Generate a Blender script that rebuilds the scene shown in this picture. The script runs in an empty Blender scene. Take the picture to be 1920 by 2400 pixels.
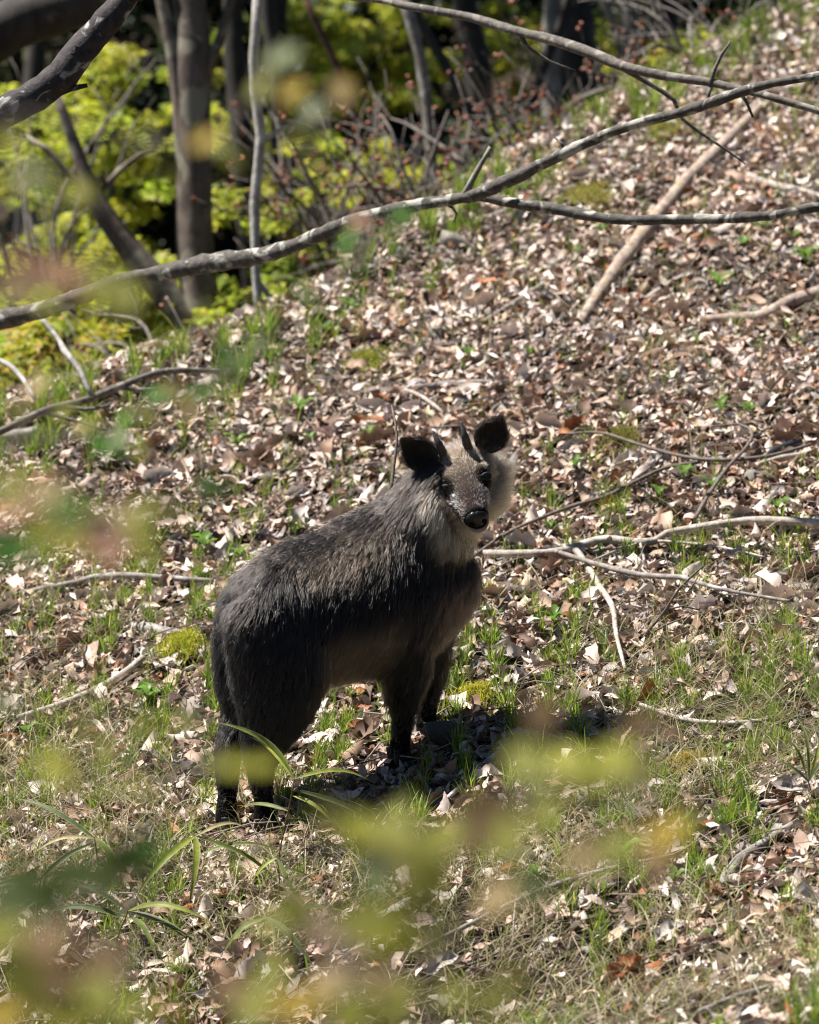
import bpy, math, random
import numpy as np
from mathutils import Vector, Matrix, kdtree

rng = np.random.default_rng(11)
random.seed(5)
R = math.radians
scene = bpy.context.scene
COL = scene.collection

# ------------------------------------------------------------------ camera, sky, sun, exposure
PITCH = R(10.0)
FPX = 10440.0                      # focal length in pixels of the 1920 px wide photograph
CAM = np.array([0.0, -12 * math.cos(PITCH), 0.78 + 12 * math.sin(PITCH)])
FWD = np.array([0.0, math.cos(PITCH), -math.sin(PITCH)])
UPV = np.array([0.0, math.sin(PITCH), math.cos(PITCH)])
RGT = np.array([1.0, 0.0, 0.0])
cam_d = bpy.data.cameras.new('camera')
cam = bpy.data.objects.new('camera', cam_d)
COL.objects.link(cam)
cam.location = CAM
cam.rotation_euler = (math.pi / 2 - PITCH, 0, 0)
cam_d.sensor_fit = 'VERTICAL'
cam_d.sensor_height = 36.0
cam_d.lens = 36.0 * FPX / 2400.0
cam_d.clip_start, cam_d.clip_end = 0.1, 500
cam_d.dof.use_dof = True
cam_d.dof.focus_distance = 12.05
cam_d.dof.aperture_fstop = 4.3
cam_d.dof.aperture_blades = 0
scene.camera = cam

SUN_TO = Vector((-0.58, 0.22, 1.08)).normalized()     # towards the sun: high, left, a little behind
sun_el = math.asin(SUN_TO.z)
sun_az = math.atan2(SUN_TO.x, SUN_TO.y)
world = bpy.data.worlds.new('World')
scene.world = world
world.use_nodes = True
wn = world.node_tree
bg = wn.nodes['Background']
sky = wn.nodes.new('ShaderNodeTexSky')
sky.sky_type = 'NISHITA'
sky.sun_disc = False
sky.sun_elevation = sun_el
sky.sun_rotation = sun_az
sky.altitude = 1500
sky.air_density = 0.8
sky.dust_density = 0.3
wn.links.new(sky.outputs[0], bg.inputs[0])
bg.inputs[1].default_value = 0.05
sun_d = bpy.data.lights.new('sun', 'SUN')
sun_d.energy = 5.0
sun_d.angle = R(0.53)
sun_d.color = (1.0, 0.955, 0.88)
sun = bpy.data.objects.new('sun', sun_d)
COL.objects.link(sun)
sun.location = (-6, 2, 12)
sun.rotation_euler = SUN_TO.to_track_quat('Z', 'Y').to_euler()
scene.view_settings.view_transform = 'Standard'
scene.view_settings.look = 'None'
scene.view_settings.gamma = 1
scene.view_settings.exposure = 1.28
scene.cycles.filter_width = 1.1
scene.cycles.use_denoising = True
scene.cycles.max_bounces = 8
scene.cycles.diffuse_bounces = 2
scene.cycles.transparent_max_bounces = 8
scene.cycles_curves.shape = 'RIBBONS'

# ------------------------------------------------------------------ helpers
def pix(px, py, d):
    """world point seen at a pixel of the 1920x2400 photograph, at depth d along the view axis"""
    return CAM + d * (FWD + (px - 960) / FPX * RGT + (1200 - py) / FPX * UPV)

def project(P):
    q = np.asarray(P) - CAM
    d = q @ FWD
    return 960 + FPX * (q @ RGT) / d, 1200 - FPX * (q @ UPV) / d, d

def nrm(v):
    v = np.asarray(v, float)
    return v / (np.linalg.norm(v, axis=-1, keepdims=True) + 1e-12)

def mesh_np(name, V, quads=None, tris=None, cols=None, smooth=True):
    V = np.asarray(V, np.float32)
    nq = 0 if quads is None else len(quads)
    nt = 0 if tris is None else len(tris)
    me = bpy.data.meshes.new(name)
    me.vertices.add(len(V))
    me.vertices.foreach_set('co', V.ravel())
    li = []
    if nq: li.append(np.asarray(quads, np.int32).ravel())
    if nt: li.append(np.asarray(tris, np.int32).ravel())
    li = np.concatenate(li)
    me.loops.add(len(li))
    me.loops.foreach_set('vertex_index', li)
    st = np.concatenate([np.arange(nq) * 4, nq * 4 + np.arange(nt) * 3]).astype(np.int32)
    me.polygons.add(nq + nt)
    me.polygons.foreach_set('loop_start', st)
    me.polygons.foreach_set('use_smooth', np.full(nq + nt, smooth))
    if cols is not None:
        a = me.color_attributes.new('col', 'FLOAT_COLOR', 'POINT')
        c4 = np.ones((len(V), 4), np.float32); c4[:, :3] = cols
        a.data.foreach_set('color', c4.ravel())
    me.update(calc_edges=True)
    return me

def link(name, data, parent=None, mat=None, loc=None):
    o = bpy.data.objects.new(name, data)
    COL.objects.link(o)
    if parent is not None: o.parent = parent
    if mat is not None: data.materials.append(mat)
    if loc is not None: o.location = loc
    return o

def tag(o, label=None, cat=None, group=None, kind=None):
    if label: o['label'] = label
    if cat: o['category'] = cat
    if group: o['group'] = group
    if kind: o['kind'] = kind
    return o

def empty(name, loc, label=None, cat=None, group=None):
    o = bpy.data.objects.new(name, None)
    COL.objects.link(o)
    o.location = loc
    o.empty_display_size = 0.1
    return tag(o, label, cat, group)

def spline(P, R_, step):
    """Catmull-Rom through points P with radii R_, resampled to about step"""
    P = np.asarray(P, float); R_ = np.asarray(R_, float)
    n = len(P)
    Q = np.vstack([2 * P[0] - P[1], P, 2 * P[-1] - P[-2]])
    out, rad = [], []
    for i in range(n - 1):
        p0, p1, p2, p3 = Q[i], Q[i + 1], Q[i + 2], Q[i + 3]
        k = max(1, int(np.linalg.norm(p2 - p1) / step))
        for j in range(k):
            t = j / k
            out.append(0.5 * (2 * p1 + (p2 - p0) * t + (2 * p0 - 5 * p1 + 4 * p2 - p3) * t * t + (3 * p1 - p0 - 3 * p2 + p3) * t ** 3))
            rad.append(R_[i] * (1 - t) + R_[i + 1] * t)
    out.append(P[-1]); rad.append(R_[-1])
    return np.array(out), np.array(rad)

def tube(P, rad, sides=8, rough=0.0, seed=0):
    """closed tapered tube; returns verts, quads, tris"""
    rg = np.random.default_rng(seed)
    P = np.asarray(P, float); rad = np.asarray(rad, float)
    n = len(P)
    T = nrm(np.gradient(P, axis=0))
    ref = np.array([0, 0, 1.0]) if abs(T[0][2]) < 0.9 else np.array([1.0, 0, 0])
    N = nrm(np.cross(T[0], ref))
    ang = np.arange(sides) / sides * 2 * math.pi
    V = []
    knob = np.ones(n)
    if rough:
        raw = rg.normal(0, 1, n)
        knob = 1 + rough * np.convolve(np.pad(raw, 2, mode='edge'), np.ones(5) / 5, 'valid') * 1.6
    for i in range(n):
        N = nrm(N - T[i] * (N @ T[i]))
        B = np.cross(T[i], N)
        rr = rad[i] * knob[i] * (1 + rough * 0.6 * rg.normal(0, 1, sides))
        V.append(P[i] + (np.cos(ang) * rr)[:, None] * N + (np.sin(ang) * rr)[:, None] * B)
    V = np.vstack(V + [P[:1], P[-1:]])
    i = np.arange(n - 1)[:, None] * sides; k = np.arange(sides)[None]; k2 = (k + 1) % sides
    q = np.stack([i + k, i + k2, i + sides + k2, i + sides + k], -1).reshape(-1, 4)
    a = np.arange(sides); b = (a + 1) % sides
    t = np.vstack([np.stack([np.full(sides, n * sides), b, a], -1),
                   np.stack([np.full(sides, n * sides + 1), (n - 1) * sides + a, (n - 1) * sides + b], -1)])
    return V, q, t

class Bag:
    """collects pieces into ONE mesh"""
    def __init__(s): s.V, s.Q, s.T, s.C, s.n = [], [], [], [], 0
    def add(s, V, q=None, t=None, c=None):
        if q is not None and len(q): s.Q.append(np.asarray(q) + s.n)
        if t is not None and len(t): s.T.append(np.asarray(t) + s.n)
        s.V.append(V); s.n += len(V)
        if c is not None: s.C.append(np.broadcast_to(c, (len(V), 3)))
    def mesh(s, name, org=(0, 0, 0), smooth=True):
        return mesh_np(name, np.vstack(s.V) - np.asarray(org), np.vstack(s.Q) if s.Q else None, np.vstack(s.T) if s.T else None,
                       np.vstack(s.C) if s.C else None, smooth)

# ------------------------------------------------------------------ materials
def new_mat(name):
    m = bpy.data.materials.new(name); m.use_nodes = True
    nt = m.node_tree
    return m, nt, nt.nodes['Principled BSDF'], nt.nodes['Material Output']

def N(nt, typ, **kw):
    n = nt.nodes.new(typ)
    for k, v in kw.items(): setattr(n, k, v)
    return n

def bark_mat(name, c1, c2, lichen=None, amount=0.5, scale=40, stretch=(1, 1, 1), rough=0.85, bump=0.5):
    m, nt, bs, out = new_mat(name)
    tc = N(nt, 'ShaderNodeTexCoord'); mp = N(nt, 'ShaderNodeMapping'); mp.inputs['Scale'].default_value = stretch
    nt.links.new(tc.outputs['Object'], mp.inputs[0])
    nz = N(nt, 'ShaderNodeTexNoise'); nz.inputs['Scale'].default_value = scale; nz.inputs['Detail'].default_value = 6; nz.inputs['Roughness'].default_value = 0.65
    nt.links.new(mp.outputs[0], nz.inputs['Vector'])
    rp = N(nt, 'ShaderNodeValToRGB'); rp.color_ramp.elements[0].position = 0.35; rp.color_ramp.elements[1].position = 0.68
    rp.color_ramp.elements[0].color = (*c1, 1); rp.color_ramp.elements[1].color = (*c2, 1)
    nt.links.new(nz.outputs[0], rp.inputs[0])
    col = rp.outputs[0]
    if lichen:
        n2 = N(nt, 'ShaderNodeTexNoise'); n2.inputs['Scale'].default_value = scale * 0.45; n2.inputs['Detail'].default_value = 5
        n2.inputs['Distortion'].default_value = 0.6
        nt.links.new(tc.outputs['Object'], n2.inputs['Vector'])
        r2 = N(nt, 'ShaderNodeValToRGB'); r2.color_ramp.elements[0].position = 1 - amount - 0.03; r2.color_ramp.elements[1].position = 1 - amount + 0.05
        nt.links.new(n2.outputs[0], r2.inputs[0])
        mx = N(nt, 'ShaderNodeMix', data_type='RGBA'); mx.inputs[7].default_value = (*lichen, 1)
        nt.links.new(r2.outputs[0], mx.inputs[0]); nt.links.new(col, mx.inputs[6])
        col = mx.outputs[2]
    nt.links.new(col, bs.inputs['Base Color'])
    bs.inputs['Roughness'].default_value = rough
    bp = N(nt, 'ShaderNodeBump'); bp.inputs['Strength'].default_value = bump; bp.inputs['Distance'].default_value = 0.01
    nt.links.new(nz.outputs[0], bp.inputs['Height']); nt.links.new(bp.outputs[0], bs.inputs['Normal'])
    return m

def leaf_mat(name, base=None, attr=True, trans=0.4, tcol_gain=1.3, rough=0.5, spec=0.3, vary=0.25, scale=60):
    """diffuse + translucent + a little gloss; colour from the leaf's own vertex colour"""
    m, nt, bs, out = new_mat(name)
    if attr:
        at = N(nt, 'ShaderNodeAttribute', attribute_name='col'); c = at.outputs['Color']
    else:
        rgb = N(nt, 'ShaderNodeRGB'); rgb.outputs[0].default_value = (*base, 1); c = rgb.outputs[0]
    tc = N(nt, 'ShaderNodeTexCoord')
    nz = N(nt, 'ShaderNodeTexNoise'); nz.inputs['Scale'].default_value = scale; nz.inputs['Detail'].default_value = 4
    nt.links.new(tc.outputs['Object'], nz.inputs['Vector'])
    mr = N(nt, 'ShaderNodeMapRange'); mr.inputs['From Min'].default_value = 0.3; mr.inputs['From Max'].default_value = 0.7
    mr.inputs['To Min'].default_value = 1 - vary; mr.inputs['To Max'].default_value = 1 + vary
    nt.links.new(nz.outputs[0], mr.inputs['Value'])
    mul = N(nt, 'ShaderNodeVectorMath', operation='SCALE')
    nt.links.new(c, mul.inputs[0]); nt.links.new(mr.outputs[0], mul.inputs['Scale'])
    nt.links.new(mul.outputs[0], bs.inputs['Base Color'])
    bs.inputs['Roughness'].default_value = rough
    bs.inputs['Specular IOR Level'].default_value = spec
    tr = N(nt, 'ShaderNodeBsdfTranslucent')
    m2 = N(nt, 'ShaderNodeVectorMath', operation='SCALE'); m2.inputs['Scale'].default_value = tcol_gain
    nt.links.new(mul.outputs[0], m2.inputs[0]); nt.links.new(m2.outputs[0], tr.inputs[0])
    mix = N(nt, 'ShaderNodeMixShader'); mix.inputs[0].default_value = trans
    nt.links.new(bs.outputs[0], mix.inputs[1]); nt.links.new(tr.outputs[0], mix.inputs[2])
    nt.links.new(mix.outputs[0], out.inputs['Surface'])
    return m

M = {}
M['bough'] = bark_mat('bough_bark', (0.03, 0.025, 0.022), (0.12, 0.105, 0.09), (0.34, 0.33, 0.29), 0.43, 38)
M['dark_limb'] = bark_mat('dark_bark', (0.018, 0.014, 0.016), (0.055, 0.045, 0.045), (0.34, 0.33, 0.31), 0.40, 45)
M['grey_branch'] = bark_mat('grey_branch_bark', (0.06, 0.05, 0.042), (0.16, 0.14, 0.12), (0.24, 0.22, 0.19), 0.42, 50, bump=0.3)
M['trunk'] = bark_mat('trunk_bark', (0.06, 0.043, 0.034), (0.18, 0.14, 0.11), (0.27, 0.24, 0.18), 0.45, 14, (1, 1, 0.5))
M['dark_trunk'] = bark_mat('dark_trunk_bark', (0.014, 0.011, 0.01), (0.045, 0.036, 0.03), (0.10, 0.09, 0.07), 0.36, 12, (1, 1, 0.4))
M['pale_trunk'] = bark_mat('pale_trunk_bark', (0.12, 0.105, 0.09), (0.26, 0.23, 0.2), (0.36, 0.34, 0.30), 0.42, 16)
M['white_stem'] = bark_mat('white_stem_bark', (0.22, 0.2, 0.18), (0.42, 0.4, 0.37), (0.5, 0.48, 0.44), 0.42, 25)
M['red_stem'] = bark_mat('red_stem_bark', (0.06, 0.025, 0.018), (0.12, 0.05, 0.03), None, 0.5, 25)
M['log'] = bark_mat('bare_log_wood', (0.16, 0.115, 0.09), (0.44, 0.35, 0.29), (0.30, 0.22, 0.13), 0.40, 30, (1, 1, 1), bump=0.35)
M['stick'] = bark_mat('pale_stick_bark', (0.24, 0.2, 0.17), (0.42, 0.37, 0.32), (0.48, 0.44, 0.4), 0.42, 60, bump=0.3)
M['twig'] = bark_mat('brown_twig_bark', (0.07, 0.052, 0.045), (0.17, 0.14, 0.12), None, 0.5, 70, bump=0.2)
M['grey_log'] = bark_mat('grey_log_bark', (0.12, 0.1, 0.09), (0.3, 0.27, 0.25), (0.4, 0.38, 0.36), 0.4, 30)
M['black_stick'] = bark_mat('black_wet_bark', (0.01, 0.01, 0.011), (0.025, 0.025, 0.028), None, 0.5, 40, rough=0.45, bump=0.2)
M['stone'] = bark_mat('stone', (0.12, 0.105, 0.09), (0.27, 0.24, 0.21), (0.12, 0.14, 0.05), 0.4, 18)
M['dark_stone'] = bark_mat('dark_stone', (0.03, 0.028, 0.026), (0.08, 0.072, 0.065), (0.06, 0.08, 0.02), 0.4, 22)
M['dead_leaf'] = leaf_mat('dead_leaf', trans=0.07, tcol_gain=1.0, rough=0.62, spec=0.25, vary=0.3, scale=90)
M['grass'] = leaf_mat('grass_blade', trans=0.42, tcol_gain=1.35, rough=0.45, spec=0.35, vary=0.12)
M['moss'] = leaf_mat('moss', trans=0.3, tcol_gain=1.2, rough=0.9, spec=0.1, vary=0.25)
M['maple'] = leaf_mat('young_maple_leaf', trans=0.5, tcol_gain=1.3, rough=0.5, spec=0.25, vary=0.12, scale=8)
M['canopy'] = leaf_mat('canopy_leaf', trans=0.3, tcol_gain=1.0, rough=0.5, spec=0.2, vary=0.15, scale=5)
M['bamboo'] = leaf_mat('bamboo_grass_leaf', trans=0.35, tcol_gain=1.4, rough=0.5, spec=0.25, vary=0.2)
M['near_leaf'] = leaf_mat('shrub_leaf', trans=0.5, tcol_gain=1.3, rough=0.6, spec=0.12, vary=0.15, scale=40)
M['bud'] = leaf_mat('red_bud', trans=0.3, tcol_gain=1.2, rough=0.35, spec=0.5, vary=0.2)

def ground_mat():
    m, nt, bs, out = new_mat('forest_soil')
    tc = N(nt, 'ShaderNodeTexCoord')
    n1 = N(nt, 'ShaderNodeTexNoise'); n1.inputs['Scale'].default_value = 26; n1.inputs['Detail'].default_value = 8; n1.inputs['Roughness'].default_value = 0.7
    n2 = N(nt, 'ShaderNodeTexNoise'); n2.inputs['Scale'].default_value = 2.2; n2.inputs['Detail'].default_value = 3
    for n in (n1, n2): nt.links.new(tc.outputs['Object'], n.inputs['Vector'])
    r1 = N(nt, 'ShaderNodeValToRGB'); e = r1.color_ramp.elements
    e[0].position, e[0].color = 0.32, (0.010, 0.007, 0.005, 1)
    e[1].position, e[1].color = 0.72, (0.07, 0.05, 0.035, 1)
    r2 = N(nt, 'ShaderNodeValToRGB'); r2.color_ramp.elements[0].position = 0.48; r2.color_ramp.elements[1].position = 0.66
    nt.links.new(n1.outputs[0], r1.inputs[0]); nt.links.new(n2.outputs[0], r2.inputs[0])
    mx = N(nt, 'ShaderNodeMix', data_type='RGBA'); mx.inputs[7].default_value = (0.045, 0.05, 0.016, 1)
    nt.links.new(r2.outputs[0], mx.inputs[0]); nt.links.new(r1.outputs[0], mx.inputs[6])
    nt.links.new(mx.outputs[2], bs.inputs['Base Color'])
    bs.inputs['Roughness'].default_value = 0.95
    bs.inputs['Specular IOR Level'].default_value = 0.1
    bp = N(nt, 'ShaderNodeBump'); bp.inputs['Strength'].default_value = 0.8; bp.inputs['Distance'].default_value = 0.02
    nt.links.new(n1.outputs[0], bp.inputs['Height']); nt.links.new(bp.outputs[0], bs.inputs['Normal'])
    return m
M['soil'] = ground_mat()

# ------------------------------------------------------------------ terrain
def base_depth(px, py):
    d = np.interp(py, [70, 520, 1060, 1500, 1870, 2400], [19.6, 17.0, 14.9, 13.3, 12.05, 10.6])
    return d - 0.6 * (px - 771) / 960

RIDGE = [(-500, 1120), (-150, 1085), (0, 1060), (250, 985), (450, 905), (620, 835), (760, 755), (900, 655), (1100, 520), (1300, 400), (1500, 275), (1700, 165), (1900, 70), (2200, -40), (2600, -160)]
ctrl = []
for px in (-500, 0, 480, 960, 1440, 1920, 2500):
    ry = np.interp(px, [p[0] for p in RIDGE], [p[1] for p in RIDGE])
    for py in np.linspace(ry, 2500, 7):
        ctrl.append(pix(px, py, float(base_depth(px, py))))
for px, py in RIDGE:
    ctrl.append(pix(px, py, float(base_depth(px, py))))
ctrl = np.array(ctrl)
def tps(r2): return 0.5 * r2 * np.log(r2 + 1e-9)
_d2 = ((ctrl[:, None, :2] - ctrl[None, :, :2]) ** 2).sum(-1)
_n = len(ctrl)
_A = np.zeros((_n + 3, _n + 3)); _A[:_n, :_n] = tps(_d2) + np.eye(_n) * 0.02
_Pm = np.hstack([np.ones((_n, 1)), ctrl[:, :2]]); _A[:_n, _n:] = _Pm; _A[_n:, :_n] = _Pm.T
_w = np.linalg.solve(_A, np.concatenate([ctrl[:, 2], np.zeros(3)]))
ridge_w = np.array([pix(px, py, float(base_depth(px, py))) for px, py in RIDGE])
_ro = np.argsort(ridge_w[:, 0]); RX, RY = ridge_w[_ro, 0], ridge_w[_ro, 1]

def hz_base(x, y):
    d2 = (x[:, None] - ctrl[None, :, 0]) ** 2 + (y[:, None] - ctrl[None, :, 1]) ** 2
    return tps(d2) @ _w[:_n] + _w[_n] + _w[_n + 1] * x + _w[_n + 2] * y

def bumps(x, y):
    b = 0.020 * np.sin(2.3 * x + 1.1 * y + 0.5) * np.sin(1.7 * y - 0.8 * x) + 0.012 * np.sin(5.1 * x - 3.3 * y) * np.sin(4.3 * y + 2.2 * x + 1.0)
    return b + 0.006 * np.sin(11.3 * x + 7.1 * y) * np.sin(9.7 * y - 5.0 * x)

def hz(x, y):
    x = np.atleast_1d(np.asarray(x, float)); y = np.atleast_1d(np.asarray(y, float))
    xc = np.clip(x, -2.6, 3.4)
    yr = np.interp(xc, RX, RY)
    yc = np.clip(y, -1.75, yr)
    z = hz_base(xc, yc) + bumps(xc, yc)
    z = z + 0.28 * (x - xc) * np.clip(1 - (y - 4) / 8, 0.2, 1)
    fr = np.clip(-1.75 - y, 0, None); z = z + 0.15 * fr
    t = np.clip(y - yr, 0, None)
    # beyond the crest the ground rolls over and falls into a gully
    drop = np.where(t < 1.2, 0.25 * t - 0.30 * t * t, -0.132 - 0.47 * (t - 1.2))
    valley = -1.25 + 0.15 * np.sin(0.6 * x) + 0.25 * np.sin(0.35 * y + 0.5 * x)
    zz = z + drop
    k = 0.6
    zz = np.where(t > 0, np.where(zz - valley > 4 * k, zz, valley + k * np.log1p(np.exp(np.clip((zz - valley) / k, -30, 30)))), z)
    zz = np.where(t > 0, zz - np.where(t > 0, k * np.log1p(np.exp(np.clip(-(z + drop - valley) / k, -30, 0) * 0)) * 0, 0), zz)
    far = np.clip(y - 17.5, 0, None)
    return zz + 0.55 * far * far / (far + 3.0)

def hz1(x, y): return float(hz(x, y)[0])

def ground(px, py, dmin=9.0, dmax=24.0):
    """world point where the pixel's ray meets the slope"""
    ds = np.linspace(dmin, dmax, 400)
    P = CAM + ds[:, None] * (FWD + (px - 960) / FPX * RGT + (1200 - py) / FPX * UPV)
    below = P[:, 2] < hz(P[:, 0], P[:, 1])
    i = int(np.argmax(below)) if below.any() else len(ds) - 1
    a, b = ds[max(i - 1, 0)], ds[i]
    for _ in range(12):
        m_ = 0.5 * (a + b); p = pix(px, py, m_)
        if p[2] < hz1(p[0], p[1]): b = m_
        else: a = m_
    return pix(px, py, b)

def gnormal(x, y, e=0.03):
    zx = (hz(x + e, y) - hz(x - e, y)) / (2 * e); zy = (hz(x, y + e) - hz(x, y - e)) / (2 * e)
    return nrm(np.stack([-zx, -zy, np.ones_like(zx)], -1))

gx = np.concatenate([np.linspace(-60, -4, 22, endpoint=False), np.linspace(-4, 5, 151), np.linspace(5, 60, 23)[1:]])
gy = np.concatenate([np.linspace(-30, -3, 16, endpoint=False), np.linspace(-3, 10, 217), np.linspace(10, 26, 60)[1:], np.linspace(26, 130, 20)[1:]])
GX, GY = np.meshgrid(gx, gy)
GZ = hz(GX.ravel(), GY.ravel())
nx_, ny_ = len(gx), len(gy)
ii = (np.arange(ny_ - 1)[:, None] * nx_ + np.arange(nx_ - 1)[None]).ravel()
gq = np.stack([ii, ii + 1, ii + nx_ + 1, ii + nx_], -1)
floor_o = link('forest_ground', mesh_np('forest_ground', np.stack([GX.ravel(), GY.ravel(), GZ], -1), gq), mat=M['soil'])
tag(floor_o, 'sloping forest floor of brown soil under leaf litter', kind='structure')

# ------------------------------------------------------------------ where things are cleared for the animal's feet
FEET = {'hind_left': ground(531, 1946), 'hind_right': ground(624, 1950), 'fore_right': ground(932, 1788), 'fore_left': ground(1000, 1722)}

def trodden(x, y):
    """True where the animal's feet have pressed the growth flat"""
    m_ = np.zeros(len(x), bool)
    for f in FEET.values():
        m_ |= (np.abs(x - f[0]) < 0.085) & (y < f[1] + 0.05) & (y > f[1] - 0.26)
    return m_

# ------------------------------------------------------------------ leaf litter
def leaf_template(n_len, curl, fold, wid, twist, seed):
    rg = np.random.default_rng(seed)
    t = np.linspace(0, 1, n_len + 1)
    prof = np.sin(np.pi * np.clip(t, 0.0, 1) ** 0.85) ** 0.75 * wid * 0.44
    prof[0] = prof[-1] = 0.012
    V = []
    for i, a in enumerate(t):
        for s in (-1, 0, 1):
            w = prof[i] * (1 + 0.14 * rg.normal())
            x = (a - 0.5); y = s * w
            z = 1.35 * curl * (a - 0.5) ** 2 + 1.5 * fold * abs(y) * (1 + 0.3 * rg.normal()) + 0.03 * rg.normal() + twist * (a - 0.5) * y
            V.append((x, y, z))
    V = np.array(V)
    V[:, 2] -= V[:, 2].mean()
    i = np.arange(n_len)[:, None] * 3; k = np.arange(2)[None]
    q = np.stack([i + k, i + k + 1, i + 4 + k, i + 3 + k], -1).reshape(-1, 4)
    return V, q
LT = [leaf_template(4, c, f, w, tw, 100 + i) for i, (c, f, w, tw) in enumerate(
    [(0.5, 0.1, 0.5, 0.4), (-0.6, 0.3, 0.52, -0.5), (0.9, 0.6, 0.45, 0.8), (-0.3, -0.5, 0.55, 0.3), (0.2, 0.9, 0.5, -0.9), (1.3, 0.2, 0.42, 0.2), (-1.1, 0.5, 0.5, 1.1), (0.1, 0.2, 0.6, 0.0), (0.7, -0.7, 0.5, 1.4), (-0.8, 1.2, 0.45, -0.4)])]
PAL = np.array([[0.66, 0.55, 0.48], [0.57, 0.445, 0.37], [0.47, 0.335, 0.26], [0.36, 0.24, 0.17], [0.25, 0.15, 0.10], [0.42, 0.37, 0.345], [0.30, 0.12, 0.05], [0.14, 0.085, 0.06], [0.50, 0.38, 0.24], [0.74, 0.65, 0.59]])
PALW = np.array([0.18, 0.18, 0.15, 0.11, 0.09, 0.10, 0.035, 0.065, 0.03, 0.08])

def frames(nrmls, yaw, tilt):
    """rotation matrices: leaf x,y in the plane, z near the normal"""
    n = nrm(nrmls + tilt)
    ax = np.stack([np.cos(yaw), np.sin(yaw), np.zeros_like(yaw)], -1)
    ax = nrm(ax - n * (ax * n).sum(-1, keepdims=True))
    ay = np.cross(n, ax)
    return np.stack([ax, ay, n], -1)

def in_view(x, y, z, mx=450, my=250):
    px, py, d = project(np.stack([x, y, z], -1))
    return (px > -mx) & (px < 1920 + mx) & (py > -my) & (py < 2400 + my), px, py, d

def vnoise(x, y, s, seed):
    """smooth value noise 0..1"""
    rg = np.random.default_rng(seed); G = rg.random((64, 64))
    u = x * s + 31.7; v = y * s + 17.3
    i = np.floor(u).astype(int); j = np.floor(v).astype(int); fu = u - i; fv = v - j
    fu = fu * fu * (3 - 2 * fu); fv = fv * fv * (3 - 2 * fv)
    g = lambda a, b: G[a % 64, b % 64]
    return (g(i, j) * (1 - fu) + g(i + 1, j) * fu) * (1 - fv) + (g(i, j + 1) * (1 - fu) + g(i + 1, j + 1) * fu) * fv

def sample_ground(n, ymin=-2.9, extra=0.7, xr=(-2.6, 3.4)):
    x = rng.uniform(*xr, n); y = rng.uniform(ymin, 8.6, n)
    yr = np.interp(x, RX, RY)
    k = y < yr + extra
    x, y = x[k], y[k]; z = hz(x, y)
    k, px, py, d = in_view(x, y, z)
    return x[k], y[k], z[k], px[k], py[k]

lx, ly, lz, lpx, lpy = sample_ground(185000)
nl = len(lx)
gn = gnormal(lx, ly)
size = np.clip(rng.lognormal(math.log(0.042), 0.36, nl), 0.018, 0.085)
layer = rng.random(nl)
yaw = rng.normal(0.45, 0.75, nl) + np.pi * (rng.random(nl) < 0.5)
tilt = rng.normal(0, 0.48, (nl, 3)) * (0.5 + 1.0 * layer[:, None]); tilt[:, 2] = 0
FR = frames(gn, yaw, tilt)
ci = rng.choice(len(PAL), nl, p=PALW / PALW.sum())
lc = PAL[ci] * rng.uniform(0.75, 1.15, (nl, 1)) * rng.uniform(0.95, 1.05, (nl, 3))
# lower leaves darkened: shade of the litter gaps put into their colour
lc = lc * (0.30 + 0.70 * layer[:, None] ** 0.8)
lc = lc * (0.72 + 0.5 * vnoise(lx, ly, 2.6, 51) + 0.14 * vnoise(lx, ly, 0.9, 52))[:, None]
pos = np.stack([lx, ly, lz], -1) + gn * (0.002 + 0.036 * layer[:, None])
# thin the litter where grass and moss grow
grassy = np.clip((vnoise(lx, ly, 1.4, 3) - 0.42) * 3, 0, 1) * np.clip((lpy - 1150) / 500, 0, 1)
keep = (rng.random(nl) > 0.72 * grassy) & (rng.random(nl) < np.interp(lpy, [1500, 1900], [1.0, 0.68]))
# the 300 largest on top become single objects
feet_xy = np.array([f[:2] for f in FEET.values()])
dfeet = np.min(np.hypot(lx[:, None] - feet_xy[None, :, 0], ly[:, None] - feet_xy[None, :, 1]), 1)
_, _, ld = project(pos)
vis = (lpx > 10) & (lpx < 1910) & (lpy > 60) & (lpy < 2390) & (dfeet > 0.1)
vis = vis & ~trodden(lx, ly)
score = size / ld * (FR[:, :, 2] @ -FWD).clip(0.05) * vis * (layer > 0.75) * keep
single = np.argsort(-score)[:300]
pos = np.where(trodden(lx, ly)[:, None], np.stack([lx, ly, lz], -1) + gn * (0.002 + 0.008 * layer[:, None]), pos)
is_single = np.zeros(nl, bool); is_single[single] = True
bag = Bag()
for v, (TV, TQ) in enumerate(LT):
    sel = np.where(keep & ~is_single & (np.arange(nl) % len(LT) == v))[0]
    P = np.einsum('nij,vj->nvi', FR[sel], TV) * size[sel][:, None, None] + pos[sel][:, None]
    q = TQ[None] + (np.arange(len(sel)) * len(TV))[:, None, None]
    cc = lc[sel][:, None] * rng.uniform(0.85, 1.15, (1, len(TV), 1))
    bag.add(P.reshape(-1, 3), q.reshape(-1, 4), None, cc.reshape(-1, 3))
litter = link('leaf_litter', bag.mesh('leaf_litter'), floor_o, M['dead_leaf'])
tag(litter, 'dry pale brown leaf litter covering the slope', kind='stuff')
leaf_meshes = []
LT2 = [leaf_template(6, c, f, w, tw, 200 + i) for i, (c, f, w, tw) in enumerate([(0.5, 0.3, 0.52, 0.6), (-0.5, 0.5, 0.55, -0.8), (0.9, -0.4, 0.48, 0.9), (0.2, 0.9, 0.55, -0.3)])]
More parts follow.
